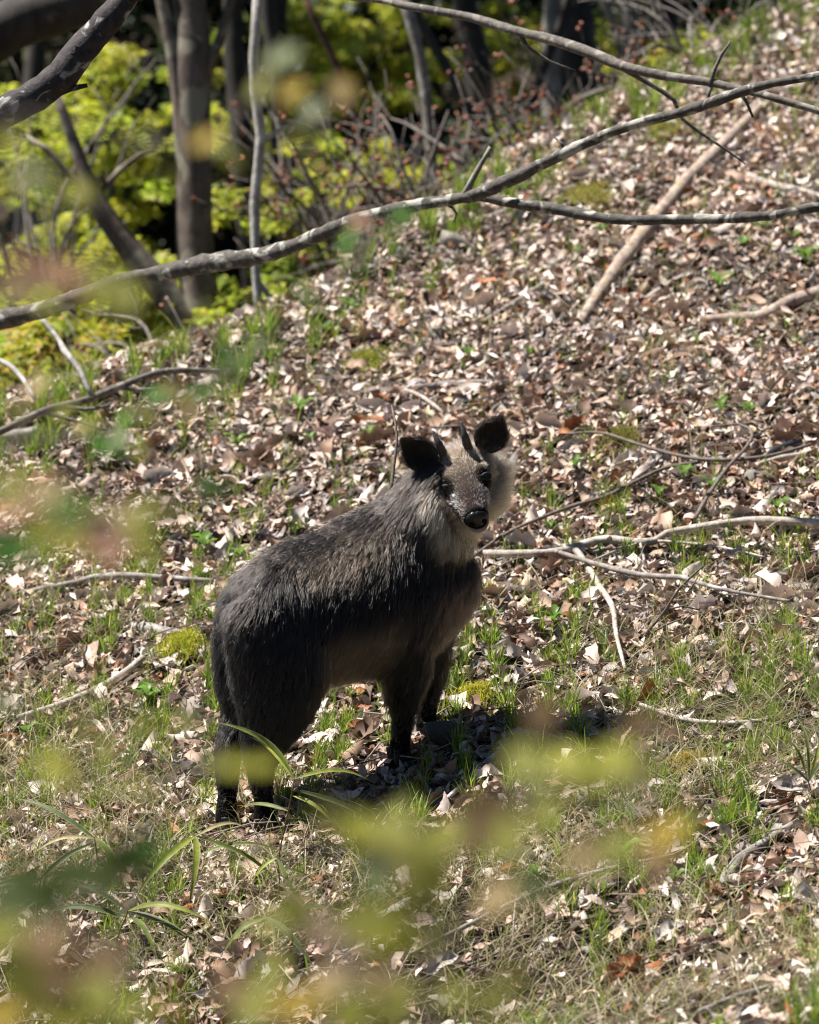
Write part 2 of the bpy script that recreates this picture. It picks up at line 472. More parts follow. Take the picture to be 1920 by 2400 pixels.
for v, (TV, TQ) in enumerate(LT2):
    for c in range(9):
        base = PAL[c if c < 8 else 9]
        leaf_meshes.append(mesh_np('dead_leaf', TV, TQ, None, base * (1 + 0.12 * np.sin(TV[:, :1] * 40)) * np.ones((len(TV), 1))))
        leaf_meshes[-1].materials.append(M['dead_leaf'])
for i in single:
    o = link('dead_leaf', leaf_meshes[(i % 4) * 9 + min(ci[i], 8)], floor_o)
    o.matrix_local = Matrix.Translation(pos[i] + gn[i] * 0.008) @ Matrix(FR[i].tolist()).to_4x4() @ Matrix.Scale(float(size[i]) * 1.4, 4)

# ------------------------------------------------------------------ grass, straw, twig scraps, moss
def blades(x, y, z, height, width, lean, cols, seg=3, sag=0.6):
    n = len(x)
    yaw = rng.uniform(0, 2 * np.pi, n)
    side = np.stack([np.cos(yaw), np.sin(yaw), np.zeros(n)], -1)
    ld_ = rng.uniform(0, 2 * np.pi, n)
    ldir = np.stack([np.cos(ld_), np.sin(ld_), np.zeros(n)], -1)
    V = np.zeros((n, seg * 2 + 1, 3))
    b = np.stack([x, y, z], -1)
    for k in range(seg + 1):
        t = k / seg
        ctr = b + np.array([0, 0, 1.0]) * (height * (t - sag * lean * t * t * 0.5))[:, None] + ldir * (height * lean * t ** 1.7)[:, None]
        if k < seg:
            w = (width * (1 - 0.75 * t))[:, None] * 0.5
            V[:, 2 * k] = ctr - side * w; V[:, 2 * k + 1] = ctr + side * w
        else: V[:, 2 * k] = ctr
    q = np.array([[2 * k, 2 * k + 1, 2 * k + 3, 2 * k + 2] for k in range(seg - 1)])
    t_ = np.array([[2 * seg - 2, 2 * seg - 1, 2 * seg]])
    off = (np.arange(n) * (2 * seg + 1))[:, None, None]
    return V.reshape(-1, 3), (q[None] + off).reshape(-1, 4), (t_[None] + off).reshape(-1, 3), np.repeat(cols, 2 * seg + 1, 0)

x, y, z, px, py = sample_ground(420000)
dens = np.clip((vnoise(x, y, 2.1, 7) * 0.6 + vnoise(x, y, 6.5, 8) * 0.65 - 0.52) * 4.0, 0, 1)
dens *= np.interp(py, [60, 300, 900, 1250, 1500, 2000, 2400], [0.30, 0.14, 0.14, 0.32, 1.0, 1.0, 0.9])
dens *= np.interp(px, [0, 400, 900, 1300, 1920], [0.9, 0.8, 0.8, 1.1, 1.1])
yr_ = np.interp(x, RX, RY); dens = np.maximum(dens, np.exp(-((y - yr_) / 0.4) ** 2) * 0.75 * np.clip(vnoise(x, y, 3.0, 9) * 2.2 - 0.5, 0, 1))
k = (rng.random(len(x)) < dens) & ~(trodden(x, y) & (rng.random(len(x)) < 0.9))
# tufts: shift blades towards tuft centres
tx = x[k]; ty = y[k]
cell = 0.105
cx = (np.floor(tx / cell) + 0.5 + 0.4 * np.sin(np.floor(ty / cell) * 12.9 + np.floor(tx / cell) * 4.1)) * cell
cy = (np.floor(ty / cell) + 0.5 + 0.4 * np.sin(np.floor(tx / cell) * 7.3 + np.floor(ty / cell) * 9.7)) * cell
tx = tx * 0.3 + cx * 0.7 + rng.normal(0, 0.006, len(tx)); ty = ty * 0.3 + cy * 0.7 + rng.normal(0, 0.006, len(ty))
tz = hz(tx, ty)
ng = len(tx)
gc = np.array([[0.15, 0.24, 0.025], [0.22, 0.30, 0.035], [0.31, 0.34, 0.07], [0.10, 0.165, 0.03]])[rng.choice(4, ng, p=[0.36, 0.26, 0.18, 0.2])] * rng.uniform(0.8, 1.2, (ng, 1))
V, q, t, c = blades(tx, ty, tz, rng.uniform(0.035, 0.10, ng) * (1 + 0.7 * np.exp(-((ty - np.interp(tx, RX, RY)) / 0.5) ** 2)) * (1 + 0.5 * (rng.random(ng) < 0.1)), rng.uniform(0.0035, 0.0075, ng), rng.uniform(0.05, 0.7, ng), gc)
grass = link('grass', mesh_np('grass', V, q, t, c), floor_o, M['grass'])
tag(grass, 'short bright green spring grass coming up through the leaf litter', kind='stuff')
# straw: last year's grass, arched and lying
x, y, z, px, py = sample_ground(200000)
dens = np.clip((vnoise(x, y, 1.5, 17) * 0.7 + vnoise(x, y, 5.0, 18) * 0.4 - 0.42) * 3, 0, 1) * np.interp(py, [600, 1300, 1600, 1900, 2400], [0.05, 0.16, 0.6, 1.5, 1.5])
k = (rng.random(len(x)) < dens) & ~(trodden(x, y) & (rng.random(len(x)) < 0.93))
x, y, z = x[k], y[k], z[k]; ns = len(x)
sc_ = np.array([[0.46, 0.40, 0.24], [0.36, 0.30, 0.17], [0.30, 0.31, 0.10], [0.55, 0.49, 0.34]])[rng.choice(4, ns, p=[0.35, 0.25, 0.25, 0.15])] * rng.uniform(0.5, 0.95, (ns, 1))
V, q, t, c = blades(x, y, z + 0.02, rng.uniform(0.06, 0.16, ns), rng.uniform(0.002, 0.0045, ns), rng.uniform(0.7, 1.5, ns), sc_, 4, 0.9)
straw = link('dry_grass', mesh_np('dry_grass', V, q, t, c), floor_o, M['grass'])
tag(straw, 'straw coloured dry grass lying over the lower slope', kind='stuff')
# twig scraps
x, y, z, px, py = sample_ground(9000)
bag = Bag()
for i in range(len(x)):
    L = rng.uniform(0.05, 0.30) * (1 if rng.random() < 0.8 else 1.6); a = rng.normal(0.5, 0.8)
    dx, dy = math.cos(a) * L / 2, math.sin(a) * L / 2
    p0 = np.array([x[i] - dx, y[i] - dy, hz1(x[i] - dx, y[i] - dy) + rng.uniform(0.015, 0.04)])
    p1 = np.array([x[i] + dx, y[i] + dy, hz1(x[i] + dx, y[i] + dy) + rng.uniform(0.015, 0.05)])
    pm = (p0 + p1) / 2 + rng.normal(0, 0.012, 3)
    r_ = rng.uniform(0.001, 0.0028)
    V, q, t = tube(np.array([p0, pm, p1]), [r_, r_ * 0.9, r_ * 0.6], 5)
    g_ = rng.uniform(0.5, 1.2)
    bag.add(V, q, t, np.array([0.28, 0.22, 0.185]) * g_)
tw = link('twig_scraps', bag.mesh('twig_scraps'), floor_o, M['dead_leaf'])
tag(tw, 'thin broken twigs scattered through the leaf litter', kind='stuff')

def moss_patch(px, py, rx, ry, n, label, col=(0.40, 0.40, 0.05)):
    """cushion of moss: a lumpy mound with short dense shoots"""
    c = ground(px, py); nn = gnormal(c[:1], c[1:2])[0]
    bag = Bag()
    m_ = 14
    U = nrm(np.array([1, 0, -nn[0] / nn[2]])); W = np.cross(nn, U)
    a = rng.uniform(0, 2 * np.pi, n); r_ = np.abs(rng.normal(0, 0.55, n)) * (0.8 + 0.3 * np.sin(a * 3 + px) + 0.2 * np.sin(a * 5 + py))
    gx_ = c[0] + np.cos(a) * r_ * rx; gy_ = c[1] + np.sin(a) * r_ * ry
    gz_ = hz(gx_, gy_) + 0.025 * np.clip(1 - r_ ** 2, -0.3, 1) + 0.02
    cols = np.array(col) * rng.uniform(0.6, 1.35, (n, 1)) * rng.uniform(0.92, 1.08, (n, 3))
    V, q, t, cc = blades(gx_, gy_, gz_, rng.uniform(0.008, 0.02, n), rng.uniform(0.003, 0.006, n), rng.uniform(0.2, 1.0, n), cols, 2)
    bag.add(V, q, t, cc)
    rr = np.linspace(0, 1, 7); aa = np.arange(m_) / m_ * 2 * np.pi
    GV = []
    for r1 in rr:
        for a1 in aa:
            s_ = 0.6 * r1 * (0.8 + 0.3 * math.sin(a1 * 3 + px) + 0.2 * math.sin(a1 * 5 + py))
            X, Y = c[0] + math.cos(a1) * s_ * rx, c[1] + math.sin(a1) * s_ * ry
            GV.append((X, Y, hz1(X, Y) + 0.03 * (1 - s_ ** 2) + 0.008))
    i = np.arange(6)[:, None] * m_; kk = np.arange(m_)[None]
    gq_ = np.stack([i + kk, i + (kk + 1) % m_, i + m_ + (kk + 1) % m_, i + m_ + kk], -1).reshape(-1, 4)
    bag.add(np.array(GV), gq_, None, np.array(col) * 0.7)
    o = link('moss_cushion', bag.mesh('moss_cushion', c), None, M['moss'], c)
    tag(o, label, 'moss', 'moss cushions on the slope')

moss_patch(425, 1535, 0.10, 0.20, 2600, 'yellow green moss cushion behind the animal\'s rump below a grey log')
moss_patch(1610, 1815, 0.08, 0.10, 1400, 'golden moss cushion among grass on the lower right slope', (0.42, 0.33, 0.08))
moss_patch(1455, 1055, 0.10, 0.14, 1500, 'olive moss mound on the leaf litter right of the animal\'s ear', (0.24, 0.22, 0.06))
moss_patch(1380, 480, 0.17, 0.25, 2200, 'ochre moss patch near the crest behind the forked bough', (0.34, 0.31, 0.09))
moss_patch(860, 870, 0.12, 0.20, 1500, 'green moss patch on the litter near the crest above the animal\'s back', (0.30, 0.31, 0.06))
moss_patch(1110, 1655, 0.09, 0.10, 1300, 'small bright moss patch beside the animal\'s far front leg', (0.44, 0.42, 0.06))
moss_patch(1560, 320, 0.14, 0.3, 1500, 'dull moss patch below the crossing boughs on the crest', (0.30, 0.28, 0.08))

# ------------------------------------------------------------------ branches, logs and sticks
def stick(name, pts, rad_px, mat, label, cat, depth=None, lift=0.0, twigs=(), sides=9, rough=0.06, step=0.03, group=None, seed=1):
    """pts are pixels; depth None: lying on the slope (lift metres above); otherwise hanging at the depths given"""
    def world(pp, rr, dd):
        W, Rr = [], []
        for i, (a, b) in enumerate(pp):
            f = i / (len(pp) - 1)
            if dd is None:
                g = ground(a, b); d = project(g)[2]
                lf = lift[0] * (1 - f) + lift[1] * f if isinstance(lift, tuple) else lift
                r_ = np.interp(f, np.linspace(0, 1, len(rr)), rr) * d / FPX
                w = g + np.array([0, 0, r_ * 0.75 + 0.012 + lf])
                # keep the pixel: slide along the ray's image position
                qx, qy, qd = project(w); w = w + (b - qy) * qd / FPX * -UPV * 0.0
            else:
                d = dd[0] * (1 - f) + dd[1] * f if len(dd) == 2 else np.interp(f, np.linspace(0, 1, len(dd)), dd)
                r_ = np.interp(f, np.linspace(0, 1, len(rr)), rr) * d / FPX
                w = pix(a, b, d)
            W.append(w); Rr.append(r_)
        return np.array(W), np.array(Rr)
    W, Rr = world(pts, rad_px, depth)
    P, r_ = spline(W, Rr, step)
    org = P[len(P) // 2]
    V, q, t = tube(P, r_, sides, rough, seed)
    if not twigs:
        o = link(name, mesh_np(name, V - org, q, t), None, mat, org)
        return tag(o, label, cat, group)
    root = empty(name, org, label, cat, group)
    link('stem', mesh_np('stem', V - org, q, t), root, mat)
    for j, tw_ in enumerate(twigs):
        tp, tr = tw_[0], tw_[1]
        td = tw_[2] if len(tw_) > 2 else None
        if depth is not None and td is None:
            # depth of the parent nearest to the twig's start
            bx, by, bd = project(P)
            td = [bd[np.argmin((bx - tp[0][0]) ** 2 + (by - tp[0][1]) ** 2)]] * 2
        W2, R2 = world(tp, tr, td)
        if depth is None:
            bx, by, bd = project(P)
            W2[0] = P[np.argmin((bx - tp[0][0]) ** 2 + (by - tp[0][1]) ** 2)]
        P2, r2 = spline(W2, R2, step)
        V2, q2, t2 = tube(P2, r2, max(6, sides - 2), rough, seed + j + 1)
        link('side_twig', mesh_np('side_twig', V2 - org, q2, t2), root, tw_[3] if len(tw_) > 3 else mat)
    return root

stick('forked_bough', [(-160, 800), (0, 750), (100, 725), (200, 690), (300, 655), (400, 635), (520, 612), (600, 602), (680, 580), (760, 545), (850, 512), (960, 485), (1060, 467), (1120, 455), (1200, 420), (1300, 370), (1420, 315), (1500, 288), (1600, 262), (1680, 235), (1790, 200), (1920, 178), (2120, 150)],
      [23, 22, 20, 20, 23, 18, 16, 15, 18, 13, 12, 13, 11, 10], M['bough'], 'long lichen spotted bough forking in mid air across the slope', 'branch', [14.6, 13.6, 12.8],
      twigs=[([(1125, 458), (1200, 475), (1300, 490), (1380, 505), (1450, 515), (1560, 515), (1700, 512), (1800, 505), (1860, 495), (2080, 450)], [14, 13, 13, 12, 12, 12], [13.55, 13.3, 13.0]),
             ([(1092, 455), (1105, 425), (1122, 395), (1150, 345)], [9, 7, 6], None, M['pale_trunk']),
             ([(1040, 475), (1062, 488), (1070, 500), (1066, 520)], [4, 3, 2]),
             ([(590, 605), (640, 600), (680, 585)], [8, 6, 3]),
             ([(1330, 360), (1315, 335), (1300, 322)], [4, 3, 2])], rough=0.12, step=0.03)
stick('upper_branch', [(700, -30), (820, -8), (900, 0), (960, 15), (1100, 40), (1200, 70), (1300, 95), (1400, 130), (1460, 155), (1560, 178), (1650, 190), (1740, 210), (1800, 225), (1920, 260), (2100, 310)],
      [8, 9, 10, 12, 13, 13, 12, 9, 9, 8], M['grey_branch'], 'slender grey branch sloping down past the crest above the bough', 'branch', [14.2, 13.4, 12.9],
      twigs=[([(1222, 82), (1235, 110), (1262, 128), (1290, 145), (1350, 165)], [6, 5, 4, 1.2]),
             ([(1460, 160), (1520, 195), (1580, 235), (1600, 280), (1640, 310), (1700, 350), (1748, 385)], [7, 6, 5, 4, 1.2]),
             ([(1665, 205), (1672, 170), (1690, 130), (1712, 98)], [6, 5, 4, 2]),
             ([(1665, 205), (1660, 225), (1662, 245)], [6, 5, 4]),
             ([(1728, 210), (1750, 240), (1765, 275)], [5, 4, 3])], step=0.035)
stick('dark_limb', [(-150, 355), (0, 268), (60, 237), (130, 190), (190, 120), (250, 50), (290, 0), (360, -110)], [40, 38, 38, 40, 36, 32, 30], M['dark_limb'],
      'dark lichen blotched limb crossing the upper left corner', 'branch', [11.6, 11.6], twigs=[([(130, 218), (165, 208), (205, 200)], [11, 8, 5])], rough=0.09, sides=12, step=0.025)
stick('shaded_limb', [(-160, 150), (-40, 95), (60, 42), (150, 15), (330, -60)], [70, 66, 58, 52], M['dark_trunk'], 'thick out of focus limb behind the dark limb in the corner', 'branch', [17.5, 17.5], sides=12, rough=0.05, step=0.06)
# logs and sticks on the slope
stick('fallen_log', [(1345, 800), (1400, 720), (1460, 640), (1520, 560), (1600, 460), (1660, 400), (1780, 275)], [9, 14, 19, 18, 16, 17, 11], M['log'], 'pale barkless fallen log lying up the slope under the forked bough', 'log', lift=0.012, sides=12, rough=0.09,
      twigs=[([(1600, 458), (1590, 435), (1575, 428)], [7, 6, 4]), ([(1530, 545), (1560, 550), (1580, 570)], [6, 5, 3])])
stick('fallen_log', [(1640, 775), (1720, 772), (1790, 768), (1850, 738), (1920, 715), (2050, 670)], [11, 14, 16, 18, 17], M['log'], 'bent tan log running out of the litter on the right slope', 'log', lift=0.012, sides=11)
stick('fallen_stick', [(1755, 432), (1800, 452), (1880, 470), (1990, 500)], [9, 10, 9, 7], M['stick'], 'short pale stick beside the upper end of the fallen log', 'stick', lift=0.01)
stick('fallen_branch', [(1090, 1328), (1200, 1332), (1300, 1330), (1365, 1315), (1420, 1303), (1500, 1312), (1535, 1310), (1560, 1295), (1620, 1285), (1700, 1275), (1780, 1270), (1920, 1278), (2080, 1285)], [10, 10, 11, 10, 9, 9, 10, 10, 10], M['stick'],
      'pale wavy fallen branch reaching from the animal\'s chest across the litter', 'branch', lift=(0.02, 0.05),
      twigs=[([(1362, 1318), (1380, 1365), (1400, 1405), (1428, 1450), (1438, 1480), (1445, 1540), (1465, 1622)], [9, 8, 8, 7, 6, 4]),
             ([(1520, 1312), (1510, 1350), (1505, 1375), (1520, 1395)], [3, 3, 2]),
             ([(1560, 1298), (1640, 1310), (1720, 1330), (1790, 1355)], [4, 3, 2]),
             ([(1500, 1312), (1440, 1330), (1390, 1362)], [3, 3, 2])])
stick('fallen_stick', [(1302, 1342), (1400, 1375), (1500, 1400), (1600, 1407), (1615, 1412), (1700, 1435), (1850, 1462)], [5, 7, 7, 7, 5, 4], M['grey_log'], 'straight grey stick crossing below the pale fallen branch', 'stick', lift=0.05)
stick('bare_twig', [(1474, 1622), (1482, 1570), (1492, 1530), (1515, 1485), (1560, 1430), (1592, 1380), (1650, 1325)], [6, 5, 4, 4, 3, 2], M['twig'], 'dark forked twig standing up from the grass right of the animal', 'twig', depth=[12.85, 12.7], sides=7,
      twigs=[([(1508, 1496), (1560, 1465), (1610, 1447)], [4, 3, 2]), ([(1560, 1430), (1600, 1420), (1640, 1430)], [3, 2, 2]), ([(1500, 1510), (1470, 1520), (1445, 1530)], [3, 3, 2]), ([(1600, 1370), (1620, 1380), (1640, 1345)], [2, 2, 1])])
stick('bare_twig', [(1330, 1063), (1410, 1062), (1500, 1090), (1600, 1118), (1690, 1127), (1800, 1118), (1900, 1090)], [3, 4, 4, 5, 5, 4], M['twig'], 'long thin curved twig above the moss mound on the litter', 'twig', lift=0.05, sides=7)
stick('bare_twig', [(1110, 1345), (1200, 1285), (1330, 1232), (1420, 1205), (1490, 1170), (1560, 1138), (1640, 1124)], [4, 4, 5, 5, 5, 4], M['twig'], 'brown twig slanting up through the litter from the animal\'s chest', 'twig', lift=0.04, sides=7,
      twigs=[([(1480, 1172), (1530, 1130), (1555, 1100), (1570, 1060)], [4, 3, 2])])
stick('bare_twig', [(1628, 1282), (1660, 1225), (1700, 1165), (1745, 1115), (1762, 1085), (1755, 1065), (1730, 1055), (1665, 1062)], [5, 5, 4, 4, 4, 3, 3], M['twig'], 'looping bare twig rising from the pale fallen branch', 'twig', lift=0.07, sides=7)
stick('black_stick', [(1788, 1102), (1820, 1086), (1850, 1074), (1876, 1064)], [7, 10, 10, 9], M['black_stick'], 'smooth black stick stub lying in the litter at the right', 'stick', lift=0.02, sides=10)
stick('fallen_stick', [(1785, 1112), (1830, 1102), (1880, 1094), (1990, 1075)], [5, 7, 7, 6], M['stick'], 'pale stick lying just below the black stick stub', 'stick', lift=0.02)
stick('fallen_stick', [(80, 1418), (180, 1402), (225, 1390), (300, 1385), (400, 1391), (500, 1397)], [6, 8, 9, 8, 7, 6], M['grey_log'], 'thin brown grey stick pointing at the animal\'s rump', 'stick', lift=0.03)
stick('fallen_log', [(318, 1490), (350, 1495), (400, 1501), (490, 1506)], [13, 16, 12, 9], M['grey_log'], 'stubby grey log end above the yellow moss behind the animal', 'log', sides=11)
stick('fallen_stick', [(335, 1572), (290, 1610), (230, 1645), (150, 1680), (40, 1712)], [8, 9, 9, 9, 7], M['stick'], 'pale straight stick lying in grass left of the hind legs', 'stick', lift=0.02)
stick('fallen_branch', [(-60, 1040), (0, 1012), (100, 965), (200, 938), (290, 902), (370, 874), (440, 868), (520, 872)], [9, 9, 10, 9, 9, 8, 7], M['grey_branch'], 'grey fallen branch along the crest at the foot of the gully trees', 'branch', depth=[14.9, 15.2],
      twigs=[([(285, 905), (330, 915), (375, 912)], [8, 7, 4]), ([(100, 965), (170, 985), (250, 1010)], [6, 5, 3]), ([(140, 950), (200, 960), (260, 950)], [6, 5, 4])])
stick('bare_twig', [(95, 742), (140, 800), (150, 820), (185, 865), (216, 930)], [6, 6, 8, 7, 6], M['white_stem'], 'kinked white dead twig leaning on the crest branch', 'twig', depth=[15.2, 15.0], sides=8)
stick('bare_twig', [(-30, 835), (20, 855), (55, 890), (82, 935)], [7, 7, 6, 5], M['white_stem'], 'pale drooping twig at the end of the crest branch', 'twig', depth=[15.2, 15.0], sides=8)
stick('fallen_log', [(-60, 1070), (0, 1062), (60, 1055), (90, 1040)], [16, 18, 17, 12], M['grey_log'], 'grey broken log lying at the left end of the crest', 'log', lift=0.02, sides=11)
stick('fallen_stick', [(840, 945), (930, 936), (1010, 925), (1110, 917), (1180, 915)], [6, 8, 8, 8, 5], M['grey_log'], 'grey stick lying across the litter above the animal\'s ears', 'stick', lift=0.01)
stick('bare_twig', [(925, 940), (975, 955), (1015, 980), (1040, 1000)], [4, 5, 5, 3], M['stick'], 'light twig dropping from the grey stick behind the horns', 'twig', lift=0.03, sides=7)
stick('bare_twig', [(917, 1150), (922, 1100), (931, 1030), (927, 990), (918, 950)], [4, 4, 3, 3, 2], M['twig'], 'upright dark stem standing behind the animal\'s neck', 'twig', depth=[12.7, 12.8], sides=7)
stick('fallen_stick', [(960, 2280), (1120, 2200), (1300, 2118), (1450, 2075), (1580, 2045)], [5, 6, 7, 6, 4], M['grey_log'], 'long grey stick slanting through straw on the lower slope', 'stick', lift=0.03)
stick('fallen_log', [(1690, 2110), (1730, 2050), (1780, 2010), (1870, 1950)], [16, 14, 11, 8], M['grey_log'], 'dark bent log piece among dry grass on the lower right slope', 'log', lift=0.01, sides=10)
stick('fallen_stick', [(1640, 2410), (1720, 2375), (1810, 2345)], [7, 7, 5], M['grey_log'], 'short grey stick at the bottom right in dry grass', 'stick', lift=0.02)
stick('fallen_stick', [(1035, 1915), (1100, 1855), (1145, 1815), (1235, 1752)], [5, 6, 7, 8], M['grey_log'], 'slanting grey stick on the ground below the animal\'s front feet', 'stick', lift=0.02)
stick('fallen_stick', [(1120, 780), (1250, 700), (1330, 640)], [5, 6, 5], M['grey_log'], 'thin weathered stick on the litter left of the pale log', 'stick', lift=0.01)
stick('fallen_stick', [(1490, 735), (1560, 690), (1620, 655)], [6, 7, 5], M['stick'], 'small stick on the litter right of the pale log', 'stick', lift=0.01)
stick('fallen_stick', [(1500, 860), (1570, 830), (1640, 795)], [5, 6, 5], M['grey_log'], 'slim stick lying below the bent tan log', 'stick', lift=0.01)
stick('fallen_stick', [(1120, 540), (1220, 500), (1300, 470), (1400, 440)], [6, 8, 7, 5], M['grey_log'], 'grey stick on the crest just below the bough fork', 'stick', lift=0.01)
stick('fallen_stick', [(1500, 1690), (1600, 1725), (1700, 1735), (1800, 1725)], [5, 6, 6, 4], M['stick'], 'pale thin stick in grass right of the front feet', 'stick', lift=0.03)

def stone(name, px, py, w, h, mat, label, cat='stone', seed=0):
    rg = np.random.default_rng(seed)
    c = ground(px, py); d = project(c)[2]; sx = w * d / FPX; szz = h * d / FPX
    nu, nv = 20, 12
    V = []
    for j in range(nv + 1):
        for i in range(nu):
            th = math.pi * j / nv; ph = 2 * math.pi * i / nu
            v = np.array([math.sin(th) * math.cos(ph), math.sin(th) * math.sin(ph), math.cos(th)])
            k_ = 1 + 0.18 * math.sin(3.1 * v[0] + 2 * v[1] + seed) * math.sin(2.7 * v[2] + seed * 2) + 0.08 * math.sin(9 * v[0] + seed) * math.cos(8 * v[1]) + 0.02 * rg.normal()
            v = np.sign(v) * np.abs(v) ** 0.8
            V.append(v * k_ * np.array([sx, sx * 0.9, szz]))
    i = np.arange(nv)[:, None] * nu; k_ = np.arange(nu)[None]
    q = np.stack([i + k_, i + nu + k_, i + nu + (k_ + 1) % nu, i + (k_ + 1) % nu], -1).reshape(-1, 4)
    V = np.array(V); R_ = np.array(Matrix.Rotation(0.25, 3, 'Y')); V = V @ R_.T
    o = link(name, mesh_np(name, V, q), None, mat, c + np.array([0, 0, szz * 0.35]))
    tag(o, label, cat)
stone('stone', 1075, 580, 50, 24, M['stone'], 'pale grey stone lying on the crest under the bough', seed=1)
stone('stone', 1022, 596, 26, 14, M['stone'], 'smaller pale stone beside the grey stone on the crest', seed=4)
stone('stone', 1062, 1738, 66, 30, M['dark_stone'], 'dark flat stone by the animal\'s far front hoof', seed=2)
stone('stone', 1772, 1135, 30, 22, M['stone'], 'small grey stone under the looping twig', seed=3)

# ------------------------------------------------------------------ seedlings on the slope
def seedling_mesh(seed, nleaf=5, h=0.05):
    rg = np.random.default_rng(seed); bag = Bag()
    TV, TQ = leaf_template(4, -0.4, 0.35, 0.55, 0.3, seed)
    V, q, t = tube(np.array([[0, 0, -0.01], [0.002, 0.001, h * 0.5], [0.004, 0, h]]), [0.0018, 0.0015, 0.001], 5)
    bag.add(V, q, t, np.array([0.16, 0.2, 0.04]))
    for i in range(nleaf):
        a = i * 2.4 + rg.uniform(-.3, .3); s = rg.uniform(0.03, 0.05)
        n = np.array([[0, 0, 1.0]]); F = frames(n, np.array([a]), np.array([[-math.cos(a) * -0.5, -math.sin(a) * -0.5, 0]]) * -1)[0]
        LV = (TV + np.array([0.5, 0, 0])) * s
        bag.add(LV @ F.T + np.array([0.003, 0, h * (0.6 + 0.4 * i / nleaf)]), TQ, None, np.array([0.10, 0.18, 0.03]) * rg.uniform(0.8, 1.3))
    m_ = bag.mesh('seedling'); m_.materials.append(M['grass'])
    return m_
sm = [seedling_mesh(s, 4 + s % 3, 0.04 + 0.012 * (s % 3)) for s in range(5)]
spots = [(1352, 610), (1545, 1190), (1668, 1185), (560, 1330), (480, 1320), (728, 1050), (866, 1050), (1600, 1155), (1740, 600), (1890, 640), (1860, 575), (1780, 560), (1690, 1000), (1760, 990), (700, 995), (1240, 850), (1100, 860), (560, 1080),
         (60, 1750), (345, 1680), (1290, 1260), (1350, 1120), (1820, 1235), (1580, 2100), (1460, 2060), (1640, 2230), (1700, 1800), (1300, 1500), (1260, 2090), (1680, 700), (1410, 560), (1230, 470), (820, 760), (760, 800)]
for i, (a, b) in enumerate(spots):
    g = ground(a, b)
    o = link('seedling', sm[i % 5], None, None, g + np.array([0, 0, 0.012])); o.rotation_euler = (0, 0, i * 1.7); o.scale = [0.8 + 0.13 * (i % 5)] * 3
    tag(o, 'small bright green seedling with a rosette of leaves in the leaf litter', 'seedling', 'seedlings in the leaf litter')

# ------------------------------------------------------------------ trees behind the crest
def tree(name, label, stems, mat, d, limbs=(), group=None, sides=10, crown=None, seed=0, to_ground=True, cat='tree'):
    """stems: first is the trunk (pixel path from bottom to top at depth d), further ones are fork stems"""
    pts, rad = stems[0]
    W = [pix(a, b, d) for a, b in pts]; Rr = list(np.interp(np.linspace(0, 1, len(pts)), np.linspace(0, 1, len(rad)), rad) * d / FPX)
    if to_ground:
        b0 = W[0]; gz = hz1(b0[0], b0[1]) - 0.05
        if gz < b0[2] - 0.05:
            dir_ = (W[0] - W[1]) / max(0.05, abs(W[0][2] - W[1][2])); dir_ = np.clip(dir_, -0.35, 0.35)
            g = b0 + np.array([dir_[0] * (b0[2] - gz), 0, gz - b0[2]]); g[2] = hz1(g[0], g[1]) - 0.05
            W.insert(0, g); Rr.insert(0, Rr[0] * 1.25)
    top = W[-1]
    if crown:
        for k_ in range(3):
            top = top + np.array([rng.normal(0, 0.1), rng.normal(0, 0.1), crown['rise'] / 3]); W.append(top); Rr.append(Rr[-1] * 0.75)
    org = np.array(W[0])
    root = empty(name, org, label, cat, group)
    P, r_ = spline(np.array(W), np.array(Rr), 0.12)
    V, q, t = tube(P, r_, sides, 0.05, seed)
    link('trunk', mesh_np('trunk', V - org, q, t), root, mat)
    for j, (lp, lr) in enumerate(list(stems[1:]) + list(limbs)):
        W2 = np.array([pix(a, b, d - (0.02 if j < len(stems) - 1 else 0)) for a, b in lp])
        R2 = np.interp(np.linspace(0, 1, len(lp)), np.linspace(0, 1, len(lr)), lr) * d / FPX
        P2, r2 = spline(W2, R2, 0.08)
        V, q, t = tube(P2, r2, 8, 0.05, seed + j + 7)
        link('limb', mesh_np('limb', V - org, q, t), root, mat)
    if crown:
        bag = Bag(); c0 = W[-1]; n_b = crown.get('n', 9); ltop = Bag()
        for k_ in range(n_b):
            a = rng.uniform(0, 2 * np.pi); rr = crown['r'] * rng.uniform(0.4, 1.0); e = c0 + np.array([math.cos(a) * rr, math.sin(a) * rr, rng.uniform(-0.9, 1.1)])
            s0 = P[int(len(P) * rng.uniform(0.8, 0.99))]
            mid = (s0 + e) / 2 + np.array([0, 0, 0.15])
            PP, r3 = spline(np.array([s0, mid, e]), np.array([r_[-1] * 0.7, r_[-1] * 0.4, 0.006]), 0.2)
            V, q, t = tube(PP, r3, 6); link('limb', mesh_np('limb', V - org, q, t), root, mat)
            add_spray(bag, e, 0.75, 0.75, 0.3, crown.get('leaves', 420), 0.11, np.array([0.10, 0.17, 0.03]), 0.5)
        link('crown', bag.mesh('crown', org), root, M['canopy'])
    return root

